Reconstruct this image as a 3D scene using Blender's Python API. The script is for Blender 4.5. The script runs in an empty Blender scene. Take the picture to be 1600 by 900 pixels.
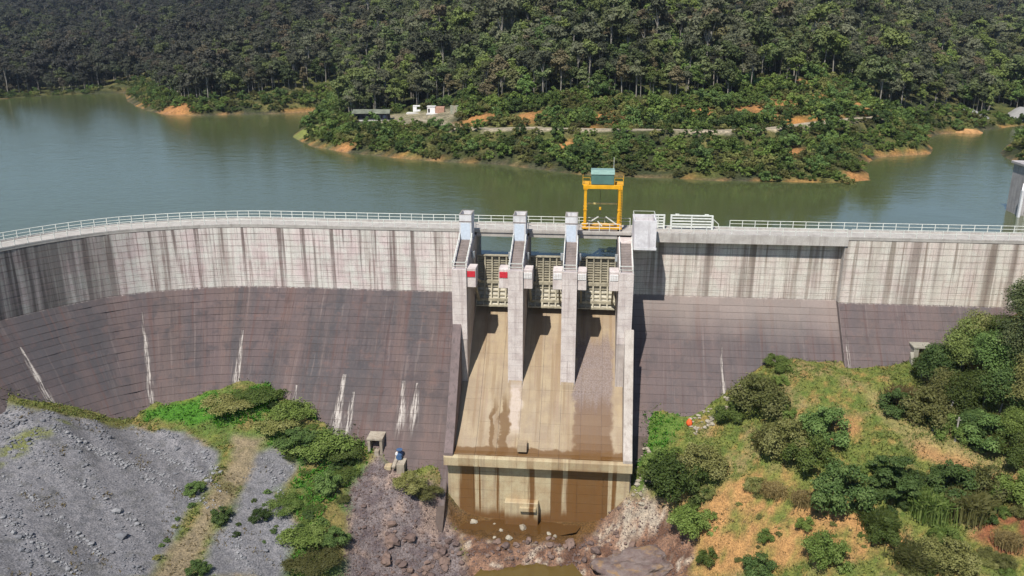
import bpy, bmesh, math, random, os
import numpy as np
from mathutils import Vector, Matrix, Euler
random.seed(7); RNG = np.random.default_rng(11)
SC = bpy.context.scene; COL = SC.collection
# ---------------------------------------------------------------- camera, sky, sun, exposure
FPX = 1300.0; PITCH = math.atan(410 / FPX); CAM = np.array([11.35, -122.34, 29.6]); YAW = math.radians(5.3)
cam_d = bpy.data.cameras.new('camera'); cam = bpy.data.objects.new('camera', cam_d); COL.objects.link(cam)
cam.location = CAM; cam.rotation_euler = (math.pi / 2 - PITCH, 0, YAW)
cam_d.sensor_width = 36.0; cam_d.lens = 36.0 * FPX / 1600.0; cam_d.clip_start = 0.5; cam_d.clip_end = 6000
SC.camera = cam
SUN_DIR = Vector((0.36, 1.0, -1.6)).normalized()          # the way the light travels
SUN_EL = math.asin(-SUN_DIR.z)
wd = bpy.data.worlds.new('World'); SC.world = wd; wd.use_nodes = True
nt = wd.node_tree; bg = nt.nodes['Background']; sky = nt.nodes.new('ShaderNodeTexSky')
sky.sky_type = 'NISHITA'; sky.sun_disc = False; sky.sun_elevation = SUN_EL
sky.sun_rotation = math.atan2(-SUN_DIR.x, -SUN_DIR.y)
sky.altitude = 600; sky.dust_density = 0.3; sky.air_density = 1.0; sky.ozone_density = 2.5
nt.links.new(sky.outputs[0], bg.inputs[0]); bg.inputs[1].default_value = 0.10
sl = bpy.data.lights.new('sun', 'SUN'); sl.energy = 5.0; sl.angle = math.radians(0.53); sl.color = (1.0, 0.955, 0.88)
so = bpy.data.objects.new('sun', sl); COL.objects.link(so); so.rotation_euler = SUN_DIR.to_track_quat('-Z', 'Y').to_euler(); so.location = (-40, -150, 200)
SC.view_settings.view_transform = 'Standard'; SC.view_settings.look = 'None'; SC.view_settings.exposure = 0.26; SC.view_settings.gamma = 1.0
SC.view_settings.use_curve_mapping = False
SC.render.engine = 'CYCLES'
cy = SC.cycles; cy.max_bounces = 5; cy.diffuse_bounces = 3; cy.glossy_bounces = 3; cy.transmission_bounces = 3; cy.transparent_max_bounces = 6
cy.volume_bounces = 0; cy.caustics_reflective = False; cy.caustics_refractive = False
cy.use_denoising = True
try: cy.denoiser = 'OPENIMAGEDENOISE'
except Exception: pass
cy.use_adaptive_sampling = True; cy.adaptive_threshold = 0.02
# ---------------------------------------------------------------- place geometry (metres, z = 0 on the dam crest)
_c, _s = math.cos(YAW), math.sin(YAW)
WL = -5.5
def ray(x, y):
    u = x - 800.0; v = 450.0 - y
    r = np.array([u, FPX * math.cos(PITCH) + v * math.sin(PITCH), -FPX * math.sin(PITCH) + v * math.cos(PITCH)])
    return np.array([_c * r[0] - _s * r[1], _s * r[0] + _c * r[1], r[2]])
def atY(x, y, Y):
    r = ray(x, y); return CAM + r * ((Y - CAM[1]) / r[1])
def atZ(x, y, z):
    r = ray(x, y); return CAM + r * ((z - CAM[2]) / r[2])
def atD(x, D):
    u = (x - 800.0) / (FPX * math.cos(PITCH)) * D      # distance D straight ahead of the viewpoint
    return np.array([CAM[0] + _c * u - _s * D, CAM[1] + _s * u + _c * D])
def dist_ahead(X, Y):
    return -_s * (X - CAM[0]) + _c * (Y - CAM[1])
# dam axis: straight along X, bending downstream in the west
_axis = [(-20, 0), (-26, 0), (-33, 0.05), (-41.7, -0.1), (-49.4, -1.7), (-57.4, -4.9), (-61.8, -7.8), (-66, -12.2), (-69.8, -17.6), (-73.0, -24), (-75.6, -31), (-77.6, -38), (-79.2, -46)]
def _cr(P, n=24):
    P = np.array(P, float); out = []
    for i in range(len(P) - 1):
        p0 = P[max(i - 1, 0)]; p1 = P[i]; p2 = P[i + 1]; p3 = P[min(i + 2, len(P) - 1)]
        for k in range(n):
            t = k / n
            out.append(0.5 * ((2 * p1) + (-p0 + p2) * t + (2 * p0 - 5 * p1 + 4 * p2 - p3) * t * t + (-p0 + 3 * p1 - 3 * p2 + p3) * t ** 3))
    out.append(P[-1]); return np.array(out)
_ax = _cr(_axis); _al = np.concatenate([[0], np.cumsum(np.hypot(*np.diff(_ax, axis=0).T))])
SMIN = -20 - _al[-1]
def axis(s):
    """point and downstream normal of the dam's crest line at chainage s"""
    if s >= -20: return np.array([s, 0.0]), np.array([0.0, -1.0])
    d = -20 - s
    p = np.array([np.interp(d, _al, _ax[:, 0]), np.interp(d, _al, _ax[:, 1])])
    a = np.array([np.interp(d - 1.5, _al, _ax[:, 0]), np.interp(d - 1.5, _al, _ax[:, 1])]); b = np.array([np.interp(d + 1.5, _al, _ax[:, 0]), np.interp(d + 1.5, _al, _ax[:, 1])])
    t = (b - a) / (np.hypot(*(b - a)) + 1e-9)          # pointing west
    return p, np.array([-t[1], t[0]])
SLOPE = 0.9; BREAK = -10.0
REC0, REC1, REC = 17.9, 49.2, 1.25
def face_off(s, z):
    o = 0.0 if z > BREAK else SLOPE * (BREAK - z)
    if REC0 < s < REC1: o -= REC
    return o
_ss = np.arange(SMIN + 2, 120, 0.25); _sp = np.array([axis(s)[0] for s in _ss]); _sn = np.array([axis(s)[1] for s in _ss])
def dam_coords(X, Y):
    i = int(np.argmin((_sp[:, 0] - X) ** 2 + (_sp[:, 1] - Y) ** 2))
    return _ss[i], (X - _sp[i, 0]) * _sn[i, 0] + (Y - _sp[i, 1]) * _sn[i, 1]
def face_pt(s, z, out=0.0):
    p, n = axis(s); q = p + n * (face_off(s, z) + out); return np.array([q[0], q[1], z])
def dam_hit(x, y):
    r = ray(x, y); r = r / np.hypot(r[0], r[1])
    for t in np.arange(70, 150, 0.2):
        P = CAM + r * t
        s, n = dam_coords(P[0], P[1])
        if P[2] < 0 and n < face_off(s, P[2]): return s, P[2], P
    return None
# ---------------------------------------------------------------- helpers: objects
def tag(o, label=None, cat=None, group=None, kind=None):
    if label: o['label'] = label
    if cat: o['category'] = cat
    if group: o['group'] = group
    if kind: o['kind'] = kind
    return o
def link(o, parent=None):
    COL.objects.link(o)
    if parent is not None: o.parent = parent
    return o
def empty(name, label, cat, group=None, loc=(0, 0, 0), rot=(0, 0, 0), scale=1.0):
    o = bpy.data.objects.new(name, None); o.empty_display_size = 0.3; COL.objects.link(o)
    o.location = loc; o.rotation_euler = rot; o.scale = (scale,) * 3 if not hasattr(scale, '__len__') else scale
    return tag(o, label, cat, group)
def mesh_np(name, V, F, smooth=False):
    """V (n,3); F (m,k) int array, all faces with k corners"""
    V = np.asarray(V, dtype=np.float32); F = np.asarray(F, dtype=np.int32); k = F.shape[1]
    me = bpy.data.meshes.new(name); me.vertices.add(len(V)); me.vertices.foreach_set('co', V.ravel())
    me.loops.add(F.size); me.loops.foreach_set('vertex_index', F.ravel())
    me.polygons.add(len(F)); me.polygons.foreach_set('loop_start', np.arange(0, F.size, k, dtype=np.int32))
    me.polygons.foreach_set('loop_total', np.full(len(F), k, dtype=np.int32))
    me.polygons.foreach_set('use_smooth', np.full(len(F), smooth, dtype=bool))
    me.update(calc_edges=True); me.validate(); return me
def obj_me(name, me, mat, parent=None):
    o = bpy.data.objects.new(name, me)
    if mat is not None and not me.materials: me.materials.append(mat)
    return link(o, parent)
class MB:
    """collects simple solids and builds them as one mesh"""
    def __init__(s): s.v = []; s.f = []
    def add(s, V, F):
        n = len(s.v); s.v += [tuple(map(float, p)) for p in V]; s.f += [tuple(n + i for i in q) for q in F]; return s
    def box(s, x0, x1, y0, y1, z0, z1):
        return s.add([(x0, y0, z0), (x1, y0, z0), (x1, y1, z0), (x0, y1, z0), (x0, y0, z1), (x1, y0, z1), (x1, y1, z1), (x0, y1, z1)],
                     [(0, 3, 2, 1), (4, 5, 6, 7), (0, 1, 5, 4), (1, 2, 6, 5), (2, 3, 7, 6), (3, 0, 4, 7)])
    def bar(s, a, b, w, h=None, up=(0, 0, 1)):
        a = Vector(a); b = Vector(b); d = (b - a).normalized(); h = h or w
        x = d.cross(Vector(up)); x = x.normalized() if x.length > 1e-4 else Vector((1, 0, 0)); y = x.cross(d)
        P = [p + x * sx * w / 2 + y * sy * h / 2 for p in (a, b) for sx, sy in ((-1, -1), (1, -1), (1, 1), (-1, 1))]
        return s.add(P, [(0, 1, 2, 3), (7, 6, 5, 4), (0, 4, 5, 1), (1, 5, 6, 2), (2, 6, 7, 3), (3, 7, 4, 0)])
    def tube(s, pts, r, n=6, caps=True):
        pts = [Vector(p) for p in pts]; rr = r if hasattr(r, '__len__') else [r] * len(pts); P = []
        for i, p in enumerate(pts):
            d = (pts[min(i + 1, len(pts) - 1)] - pts[max(i - 1, 0)]).normalized(); x = d.cross(Vector((0, 0, 1)))
            x = x.normalized() if x.length > 1e-3 else Vector((1, 0, 0)); y = x.cross(d)
            P += [p + (x * math.cos(2 * math.pi * k / n) + y * math.sin(2 * math.pi * k / n)) * rr[i] for k in range(n)]
        F = [(i * n + k, i * n + (k + 1) % n, (i + 1) * n + (k + 1) % n, (i + 1) * n + k) for i in range(len(pts) - 1) for k in range(n)]
        if caps: F += [tuple(range(n))[::-1], tuple((len(pts) - 1) * n + k for k in range(n))]
        return s.add(P, F)
    def prism(s, prof, x0, x1):
        """profile of (y, z) extruded along x"""
        n = len(prof); P = [(x0, y, z) for y, z in prof] + [(x1, y, z) for y, z in prof]
        return s.add(P, [tuple(range(n)), tuple(range(2 * n - 1, n - 1, -1))] + [((i + 1) % n, i, n + i, n + (i + 1) % n) for i in range(n)])
    def build(s, name, mat, parent=None, smooth=False, bevel=0.0, fix=True):
        me = bpy.data.meshes.new(name); me.from_pydata(s.v, [], s.f)
        if fix or bevel:
            bm = bmesh.new(); bm.from_mesh(me); bmesh.ops.recalc_face_normals(bm, faces=bm.faces)
            if bevel: bmesh.ops.bevel(bm, geom=[e for e in bm.edges if e.calc_face_angle(0) > 0.5], offset=bevel, segments=1, affect='EDGES', clamp_overlap=True)
            bm.to_mesh(me); bm.free()
        if smooth: me.polygons.foreach_set('use_smooth', [True] * len(me.polygons))
        return obj_me(name, me, mat, parent)
def dup(root, loc=None, rotz=None, label=None, group=None, scale=None, rot=None):
    r = root.copy(); COL.objects.link(r)
    if loc is not None: r.location = loc
    if rotz is not None: r.rotation_euler = (0, 0, rotz)
    if rot is not None: r.rotation_euler = rot
    if scale is not None: r.scale = (scale,) * 3 if not hasattr(scale, '__len__') else scale
    if label: r['label'] = label
    if group: r['group'] = group
    for ch in list(root.children):
        c = ch.copy(); COL.objects.link(c); c.parent = r
        for g in list(ch.children):
            d = g.copy(); COL.objects.link(d); d.parent = c
    return r
# ---------------------------------------------------------------- helpers: noise, interpolation
def _hash(ix, iy, seed):
    h = (ix.astype(np.int64) * 374761393 + iy.astype(np.int64) * 668265263 + seed * 1442695041) & 0xffffffff
    h = ((h ^ (h >> 13)) * 1274126177) & 0xffffffff
    return ((h ^ (h >> 16)) & 0xffff) / 65535.0
def vnoise(x, y, seed=0):
    x = np.asarray(x, float); y = np.asarray(y, float); ix = np.floor(x); iy = np.floor(y); fx = x - ix; fy = y - iy
    fx = fx * fx * (3 - 2 * fx); fy = fy * fy * (3 - 2 * fy)
    a = _hash(ix, iy, seed); b = _hash(ix + 1, iy, seed); c = _hash(ix, iy + 1, seed); d = _hash(ix + 1, iy + 1, seed)
    return (a * (1 - fx) + b * fx) * (1 - fy) + (c * (1 - fx) + d * fx) * fy
def fbm(x, y, seed=0, octv=4):
    r = 0; a = 0.5; t = 0
    for i in range(octv): r = r + a * vnoise(np.asarray(x) * 2 ** i + 17.3 * i, np.asarray(y) * 2 ** i - 9.1 * i, seed + i); t += a; a *= 0.5
    return r / t
def sstep(a, b, x):
    t = np.clip((np.asarray(x, float) - a) / (b - a), 0, 1); return t * t * (3 - 2 * t)
class TPS:
    def __init__(s, P, z, lam=0.0):
        P = np.asarray(P, float); n = len(P); s.P = P; d = np.hypot(P[:, None, 0] - P[None, :, 0], P[:, None, 1] - P[None, :, 1])
        K = np.where(d > 0, d * d * np.log(d + 1e-9), 0) + lam * np.eye(n); Q = np.c_[np.ones(n), P]
        A = np.block([[K, Q], [Q.T, np.zeros((3, 3))]]); s.w = np.linalg.solve(A, np.r_[np.asarray(z, float), 0, 0, 0])
    def __call__(s, X, Y):
        X = np.asarray(X, float); sh = X.shape; X = X.ravel(); Y = np.asarray(Y, float).ravel(); out = np.empty(len(X))
        for i in range(0, len(X), 20000):
            x = X[i:i + 20000]; y = Y[i:i + 20000]; d = np.hypot(x[:, None] - s.P[None, :, 0], y[:, None] - s.P[None, :, 1])
            out[i:i + 20000] = np.where(d > 0, d * d * np.log(d + 1e-9), 0) @ s.w[:-3] + s.w[-3] + s.w[-2] * x + s.w[-1] * y
        return out.reshape(sh)
def poly_sd(X, Y, poly):
    """signed distance to a polygon, positive inside"""
    X = np.asarray(X, float); sh = X.shape; X = X.ravel(); Y = np.asarray(Y, float).ravel(); P = np.asarray(poly, float); n = len(P)
    dm = np.full(len(X), 1e18); ins = np.zeros(len(X), bool)
    for i in range(n):
        a = P[i]; b = P[(i + 1) % n]; e = b - a; wx = X - a[0]; wy = Y - a[1]; t = np.clip((wx * e[0] + wy * e[1]) / (e @ e + 1e-12), 0, 1)
        dm = np.minimum(dm, (wx - e[0] * t) ** 2 + (wy - e[1] * t) ** 2)
        c = ((a[1] > Y) != (b[1] > Y)); xi = a[0] + (Y - a[1]) / (b[1] - a[1] + 1e-12) * e[0]; ins ^= c & (X < xi)
    return (np.sqrt(dm) * np.where(ins, 1, -1)).reshape(sh)
def line_d(X, Y, L):
    X = np.asarray(X, float); dm = np.full(X.shape, 1e18)
    for a, b in zip(L[:-1], L[1:]):
        a = np.asarray(a, float)[:2]; e = np.asarray(b, float)[:2] - a; t = np.clip(((X - a[0]) * e[0] + (Y - a[1]) * e[1]) / (e @ e), 0, 1)
        dm = np.minimum(dm, (X - a[0] - e[0] * t) ** 2 + (Y - a[1] - e[1] * t) ** 2)
    return np.sqrt(dm)
# ---------------------------------------------------------------- helpers: shader nodes
class NT:
    def __init__(s, name, rough=0.85, spec=0.3):
        s.m = bpy.data.materials.new(name); s.m.use_nodes = True; s.t = s.m.node_tree; s.b = s.t.nodes['Principled BSDF']
        s.b.inputs['Roughness'].default_value = rough; s.b.inputs['Specular IOR Level'].default_value = spec
    def n(s, typ, **kw):
        o = s.t.nodes.new('ShaderNode' + typ)
        for k, v in kw.items(): setattr(o, k, v)
        return o
    def set(s, sock, v):
        if isinstance(v, bpy.types.NodeSocket): s.t.links.new(v, sock)
        elif isinstance(v, (tuple, list)) and len(v) == 3 and sock.type == 'RGBA': sock.default_value = (*v, 1)
        else: sock.default_value = v
    def math(s, op, a, b=0.0, c=None, clamp=False):
        o = s.n('Math', operation=op, use_clamp=clamp); s.set(o.inputs[0], a); s.set(o.inputs[1], b)
        if c is not None: s.set(o.inputs[2], c)
        return o.outputs[0]
    def mix(s, f, a, b, mode='MIX'):
        o = s.n('Mix', data_type='RGBA', blend_type=mode); s.set(o.inputs[0], f); s.set(o.inputs[6], a); s.set(o.inputs[7], b); return o.outputs[2]
    def pos(s): return s.n('NewGeometry').outputs['Position']
    def obj(s): return s.n('TexCoord').outputs['Object']
    def uv(s): return s.n('TexCoord').outputs['UV']
    def scale(s, v, sc):
        o = s.n('Mapping'); s.set(o.inputs[0], v); o.inputs['Scale'].default_value = sc; return o.outputs[0]
    def noise(s, v, scale=1.0, detail=4.0, rough=0.55, sc=None, dist=0.0):
        if sc: v = s.scale(v, sc)
        o = s.n('TexNoise'); s.set(o.inputs['Vector'], v); o.inputs['Scale'].default_value = scale; o.inputs['Detail'].default_value = detail
        o.inputs['Roughness'].default_value = rough; o.inputs['Distortion'].default_value = dist; return o.outputs['Fac']
    def step(s, x, a, b, lo=0.0, hi=1.0):
        o = s.n('MapRange', interpolation_type='SMOOTHSTEP'); s.set(o.inputs[0], x); s.set(o.inputs[1], a); s.set(o.inputs[2], b); s.set(o.inputs[3], lo); s.set(o.inputs[4], hi); return o.outputs[0]
    def sep(s, v): o = s.n('SeparateXYZ'); s.set(o.inputs[0], v); return o.outputs
    def comb(s, x, y, z=0.0):
        o = s.n('CombineXYZ'); s.set(o.inputs[0], x); s.set(o.inputs[1], y); s.set(o.inputs[2], z); return o.outputs[0]
    def attr(s, name, out='Color'): o = s.n('Attribute', attribute_name=name); return o.outputs[out]
    def rnd(s): return s.n('ObjectInfo').outputs['Random']
    def col(s, c): s.set(s.b.inputs['Base Color'], c); return s
    def rough(s, c): s.set(s.b.inputs['Roughness'], c); return s
    def bump(s, h, strength=0.4, dist=0.05):
        o = s.n('Bump'); o.inputs['Strength'].default_value = strength; o.inputs['Distance'].default_value = dist; s.set(o.inputs['Height'], h); s.t.links.new(o.outputs[0], s.b.inputs['Normal']); return s
def plain(name, c, rough=0.6, metal=0.0, var=0.25, scale=3.0, spec=0.3):
    """painted or weathered plain surface with blotches"""
    t = NT(name, rough, spec); n = t.noise(t.pos(), scale, 5, 0.6); k = t.step(n, 0.3, 0.75)
    t.col(t.mix(k, tuple(x * (1 + var * 0.4) for x in c), tuple(x * (1 - var) for x in c))); t.b.inputs['Metallic'].default_value = metal
    t.bump(n, 0.15, 0.02); return t.m
def concrete(name, light, dark, streak=0.5, rust=0.0, rustc=(0.16, 0.075, 0.02), grid=0.0):
    """weathered concrete: blotches, vertical run-off streaks in world space"""
    t = NT(name, 0.88, 0.25); p = t.pos(); a = t.noise(p, 0.6, 6, 0.65); st = t.noise(p, 1.0, 4, 0.6, sc=(2.2, 2.2, 0.10)); fine = t.noise(p, 9.0, 4, 0.6)
    c = t.mix(t.step(a, 0.35, 0.7), light, tuple((x + y) / 2 for x, y in zip(light, dark)))
    c = t.mix(t.math('MULTIPLY', t.step(st, 0.5, 0.68), streak), c, dark)
    if rust: c = t.mix(t.math('MULTIPLY', t.step(t.noise(p, 1.0, 3, 0.5, sc=(0.5, 0.5, 0.06)), 0.5, 0.6), rust), c, rustc)
    c = t.mix(t.step(fine, 0.3, 0.8, 0, 0.35), c, tuple(x * 0.6 for x in dark))
    t.col(c).bump(t.math('ADD', fine, t.math('MULTIPLY', a, 0.5)), 0.35, 0.03); return t.m
# ---------------------------------------------------------------- dam face material (chainage / height coordinates in the UV map)
EFFLO = [(-77.4, -13.5, -21.5, 0.40), (-58.4, -12.5, -24.0, 0.40), (-42.2, -15.6, -23.2, 0.55), (-24.6, -20.5, -28.5, 0.8), (-15.2, -21.0, -26.5, 0.55), (-13.4, -21.2, -26.0, 0.5), (-22.8, -22.5, -27.5, 0.5), (31.7, -15.8, -23.0, 0.30), (49.75, -13.2, -18.0, 0.18), (-31.5, -22.0, -26.0, 0.35)]
def dam_material():
    t = NT('dam_face_concrete', 0.9, 0.2); u, v, _ = t.sep(t.uv()); pv = t.attr('pv', 'Fac')
    uvv = t.comb(u, v, 0.0)
    A = t.noise(uvv, 1.0, 4, 0.6, sc=(0.62, 0.016, 1)); B = t.noise(uvv, 1.0, 3, 0.55, sc=(0.21, 0.02, 1)); C = t.noise(uvv, 0.35, 6, 0.65); Dn = t.noise(uvv, 1.0, 4, 0.7, sc=(2.6, 0.10, 1)); E_ = t.noise(uvv, 2.6, 6, 0.75)
    rec = t.math('MULTIPLY', t.step(u, REC0, REC0 + 0.5), t.step(u, REC1 - 0.05, REC1 + 0.05, 1, 0))
    right = t.step(u, 0, 10)
    # upper wall
    up = t.mix(t.step(C, 0.35, 0.65), (0.62, 0.60, 0.545), (0.60, 0.49, 0.47))
    up = t.mix(t.step(B, 0.42, 0.62, 0, 0.5), up, (0.70, 0.67, 0.60))
    up = t.mix(t.step(Dn, 0.50, 0.68, 0, 0.55), up, (0.42, 0.30, 0.28))
    top = t.step(v, -12, 0.0, 0.55, 1.0)
    up = t.mix(t.math('MULTIPLY', t.step(A, 0.52, 0.59, 0, 0.88), top), up, (0.135, 0.10, 0.088))
    up = t.mix(t.math('MULTIPLY', t.step(B, 0.55, 0.64, 0, 0.5), top), up, (0.25, 0.20, 0.175)); A2 = t.noise(uvv, 1.0, 5, 0.7, sc=(2.1, 0.045, 3.0)); up = t.mix(t.math('MULTIPLY', t.step(A2, 0.50, 0.62, 0, 0.72), t.step(C, 0.3, 0.6, 0.4, 1.0)), up, (0.20, 0.135, 0.12)); up = t.mix(t.math('MULTIPLY', t.step(t.noise(uvv, 1.0, 4, 0.7, sc=(0.8, 0.25, 5.0)), 0.52, 0.68, 0, 0.5), 1.0), up, (0.44, 0.37, 0.345))
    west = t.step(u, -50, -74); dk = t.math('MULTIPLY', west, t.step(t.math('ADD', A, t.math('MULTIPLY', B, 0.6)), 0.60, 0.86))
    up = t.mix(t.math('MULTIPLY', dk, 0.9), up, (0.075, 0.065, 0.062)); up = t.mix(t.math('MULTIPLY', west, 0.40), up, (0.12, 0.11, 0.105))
    lift = t.math('FRACT', t.math('ADD', v, 0.4)); ll = t.math('MAXIMUM', t.step(lift, 0.0, 0.10, 1, 0), t.step(lift, 0.88, 1.0, 0, 0.8))
    up = t.mix(t.math('MULTIPLY', ll, t.step(t.noise(uvv, 1.0, 3, 0.6, sc=(0.5, 0.9, 1)), 0.42, 0.62, 0.0, 0.75)), up, (0.24, 0.18, 0.16))
    up = t.mix(t.math('MULTIPLY', right, 0.25), up, (0.60, 0.54, 0.41)); up = t.mix(t.math('MULTIPLY', right, t.step(t.noise(uvv, 1.0, 3, 0.6, sc=(0.38, 0.012, 7.0)), 0.50, 0.62, 0, 0.7)), up, (0.20, 0.155, 0.13))
    # lower slope
    lo = t.mix(t.step(t.noise(uvv, 1.0, 5, 0.6, sc=(0.16, 0.05, 1)), 0.38, 0.62), (0.132, 0.097, 0.094), (0.076, 0.072, 0.076))
    lo = t.mix(t.step(B, 0.45, 0.65, 0, 0.55), lo, (0.175, 0.118, 0.100))
    lo = t.mix(t.step(Dn, 0.52, 0.70, 0, 0.65), lo, (0.062, 0.046, 0.046))
    lo = t.mix(t.step(t.noise(uvv, 1.0, 4, 0.6, sc=(1.5, 0.07, 1.0)), 0.56, 0.70, 0, 0.4), lo, (0.27, 0.215, 0.195))
    lo = t.mix(t.step(E_, 0.5, 0.7, 0, 0.45), lo, (0.19, 0.145, 0.13)); lo = t.mix(t.step(t.noise(uvv, 1.0, 4, 0.65, sc=(0.45, 0.55, 2)), 0.5, 0.66, 0, 0.6), lo, (0.060, 0.056, 0.060)); lo = t.mix(t.step(t.noise(uvv, 1.0, 4, 0.65, sc=(0.5, 0.7, 9)), 0.55, 0.68, 0, 0.5), lo, (0.17, 0.105, 0.09))
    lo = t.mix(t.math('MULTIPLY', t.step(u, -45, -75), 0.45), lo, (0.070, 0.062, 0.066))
    lo = t.mix(t.math('MULTIPLY', t.step(v, -19, -28), 0.35), lo, (0.20, 0.14, 0.12))
    lo = t.mix(t.math('MULTIPLY', right, 0.32), lo, (0.175, 0.14, 0.135))
    lo = t.mix(t.step(t.noise(uvv, 1.0, 5, 0.7, sc=(1.1, 0.05, 4.0)), 0.53, 0.66, 0, 0.6), lo, (0.115, 0.062, 0.052)); lo = t.mix(0.15, lo, (0.04, 0.036, 0.04))
    ed = t.math('ADD', v, t.math('MULTIPLY', t.math('SUBTRACT', E_, 0.5), 0.7))
    soft = t.math('MULTIPLY', rec, t.step(t.math('ADD', v, t.math('MULTIPLY', B, 6.0)), -13.5, -7.5))
    lo = t.mix(t.math('MULTIPLY', soft, 0.5), lo, (0.33, 0.275, 0.24))
    c = t.mix(t.step(ed, -9.85, -10.15), up, lo)
    # lime running out of the joints
    m = None
    for s0, z1, z0, w in EFFLO:
        d = t.math('ABSOLUTE', t.math('SUBTRACT', t.math('ADD', u, t.math('MULTIPLY', t.math('SUBTRACT', A, 0.5), 1.6 * w + 0.3)), t.math('MULTIPLY_ADD', t.noise(uvv, 1.0, 2, 0.5, sc=(0.05, 0.45, 1)), 0.9 * w + 0.15, s0 - 0.45 * w - 0.07)))
        wd_ = t.step(v, z1, z0, 0.7 * w, 2.3 * w)
        k = t.math('MULTIPLY', t.math('LESS_THAN', v, z1), t.math('SUBTRACT', 1.0, t.math('DIVIDE', d, wd_), clamp=True))
        k = t.math('MULTIPLY', k, t.step(v, z0 - 2.0, z0 + 2.5, 0.1, 1.0)); m = k if m is None else t.math('MAXIMUM', m, k)
    c = t.mix(t.step(m, 0.0, 0.2, 0, 0.45), c, (0.07, 0.058, 0.056))
    m = t.math('MULTIPLY', t.step(m, 0.05, 0.75), t.step(t.noise(uvv, 1.0, 5, 0.7, sc=(3.0, 0.34, 1)), 0.43, 0.60))
    c = t.mix(t.math('MULTIPLY', m, 0.80), c, (0.53, 0.48, 0.43))
    low = t.step(v, -9.9, -10.1); pk = t.math('MULTIPLY_ADD', t.math('SUBTRACT', pv, 0.5), t.math('MULTIPLY_ADD', low, 0.03, 0.10), 1.0); c = t.mix(1.0, c, t.comb(pk, pk, pk), 'MULTIPLY')
    fine = t.noise(t.pos(), 7.0, 5, 0.7); c = t.mix(t.step(fine, 0.45, 0.8, 0, 0.4), c, (0.06, 0.05, 0.05))
    t.col(c).bump(t.math('ADD', fine, E_), 0.4, 0.04); return t.m
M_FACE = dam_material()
def joint_material():
    t = NT('joint_dirt', 0.95, 0.1); n = t.noise(t.pos(), 1.5, 4)
    t.col(t.mix(n, (0.07, 0.052, 0.045), (0.13, 0.10, 0.085))); return t.m
M_JOINT = joint_material()
M_DECK = concrete('crest_concrete', (0.46, 0.43, 0.39), (0.24, 0.21, 0.19), 0.3)
M_EDGE = concrete('crest_edge_concrete', (0.52, 0.49, 0.45), (0.26, 0.22, 0.20), 0.5)
# ---------------------------------------------------------------- dam
dam = empty('dam', 'tall grey concrete gravity dam curving downstream at its left end', 'dam')
def wing(s_list, zb, name, mat):
    V = []; F = []; k = 6
    for s, sh in s_list:
        p, n = axis(s); b = zb(s) if callable(zb) else zb
        for o, z in ((0 - sh, -0.35), (0 - sh, BREAK), (SLOPE * (BREAK - b) - sh, b), (-9, b), (-4.3, -2.0), (-4.3, -0.35)):
            q = p + n * o; V.append((q[0], q[1], z))
    for i in range(len(s_list) - 1):
        for j in range(k):
            a = i * k + j; b2 = i * k + (j + 1) % k; F.append((a, b2, b2 + k, a + k))
    mb = MB().add(V, F + [tuple(range(k)), tuple(range((len(s_list) - 1) * k, len(s_list) * k))]); return mb.build(name, mat, dam)
SL = [(float(s), 0.0) for s in np.arange(SMIN + 3, -20, 1.0)] + [(-20.0, 0.0), (-7.4, 0.0)]
wing(SL, -37.0, 'dam_body', M_JOINT)
wing([(17.95, REC), (REC1, REC), (REC1, 0.0), (115.0, 0.0)], -37.0, 'dam_body', M_JOINT)
ground_contact = [(-95, -15), (-83, -17.6), (-73, -21.7), (-65, -24.7), (-59, -23.6), (-47, -22.6), (-36, -22.0), (-33, -23.5), (-25, -25.8), (-21, -26.5), (-17, -29.5), (-13, -30.9), (-8, -31.8), (18, -31), (19.6, -24), (26, -23.9), (31, -21.7), (34.6, -19.6), (38.4, -17.6), (59, -16.4), (66, -15), (80, -9), (100, -4)]
_gs, _gz = zip(*ground_contact)
def project(P):
    d = np.asarray(P, float) - CAM; r = _c * d[0] + _s * d[1]; fw = -_s * d[0] + _c * d[1]
    depth = fw * math.cos(PITCH) - d[2] * math.sin(PITCH); up = fw * math.sin(PITCH) + d[2] * math.cos(PITCH)
    return 800 + FPX * r / depth, 450 - FPX * up / depth, depth
panels = []
def add_panel(s0, s1, z0, z1):
    g = 0.022; gs = 0.004 if z1 > BREAK + 0.01 or z0 > BREAK - 0.01 else 0.008; out = 0.05 + random.uniform(-0.012, 0.012); pv = random.random()
    V = []; UV = []
    for o in (-0.02, out):
        for s, z in ((s0 + gs, z0 + g), (s1 - gs, z0 + g), (s1 - gs, z1 - g), (s0 + gs, z1 - g)):
            V.append(face_pt(min(max(s, s0 + 0.005), s1 - 0.005), z, o)); UV.append((s, z))
    pc = project(np.mean(V, axis=0)); a = (s1 - s0) * (z1 - z0) / pc[2] ** 2
    if not (-40 < pc[0] < 1640): return
    panels.append((a if (0 < pc[0] < 1600) else 0, V, UV, pv))
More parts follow.
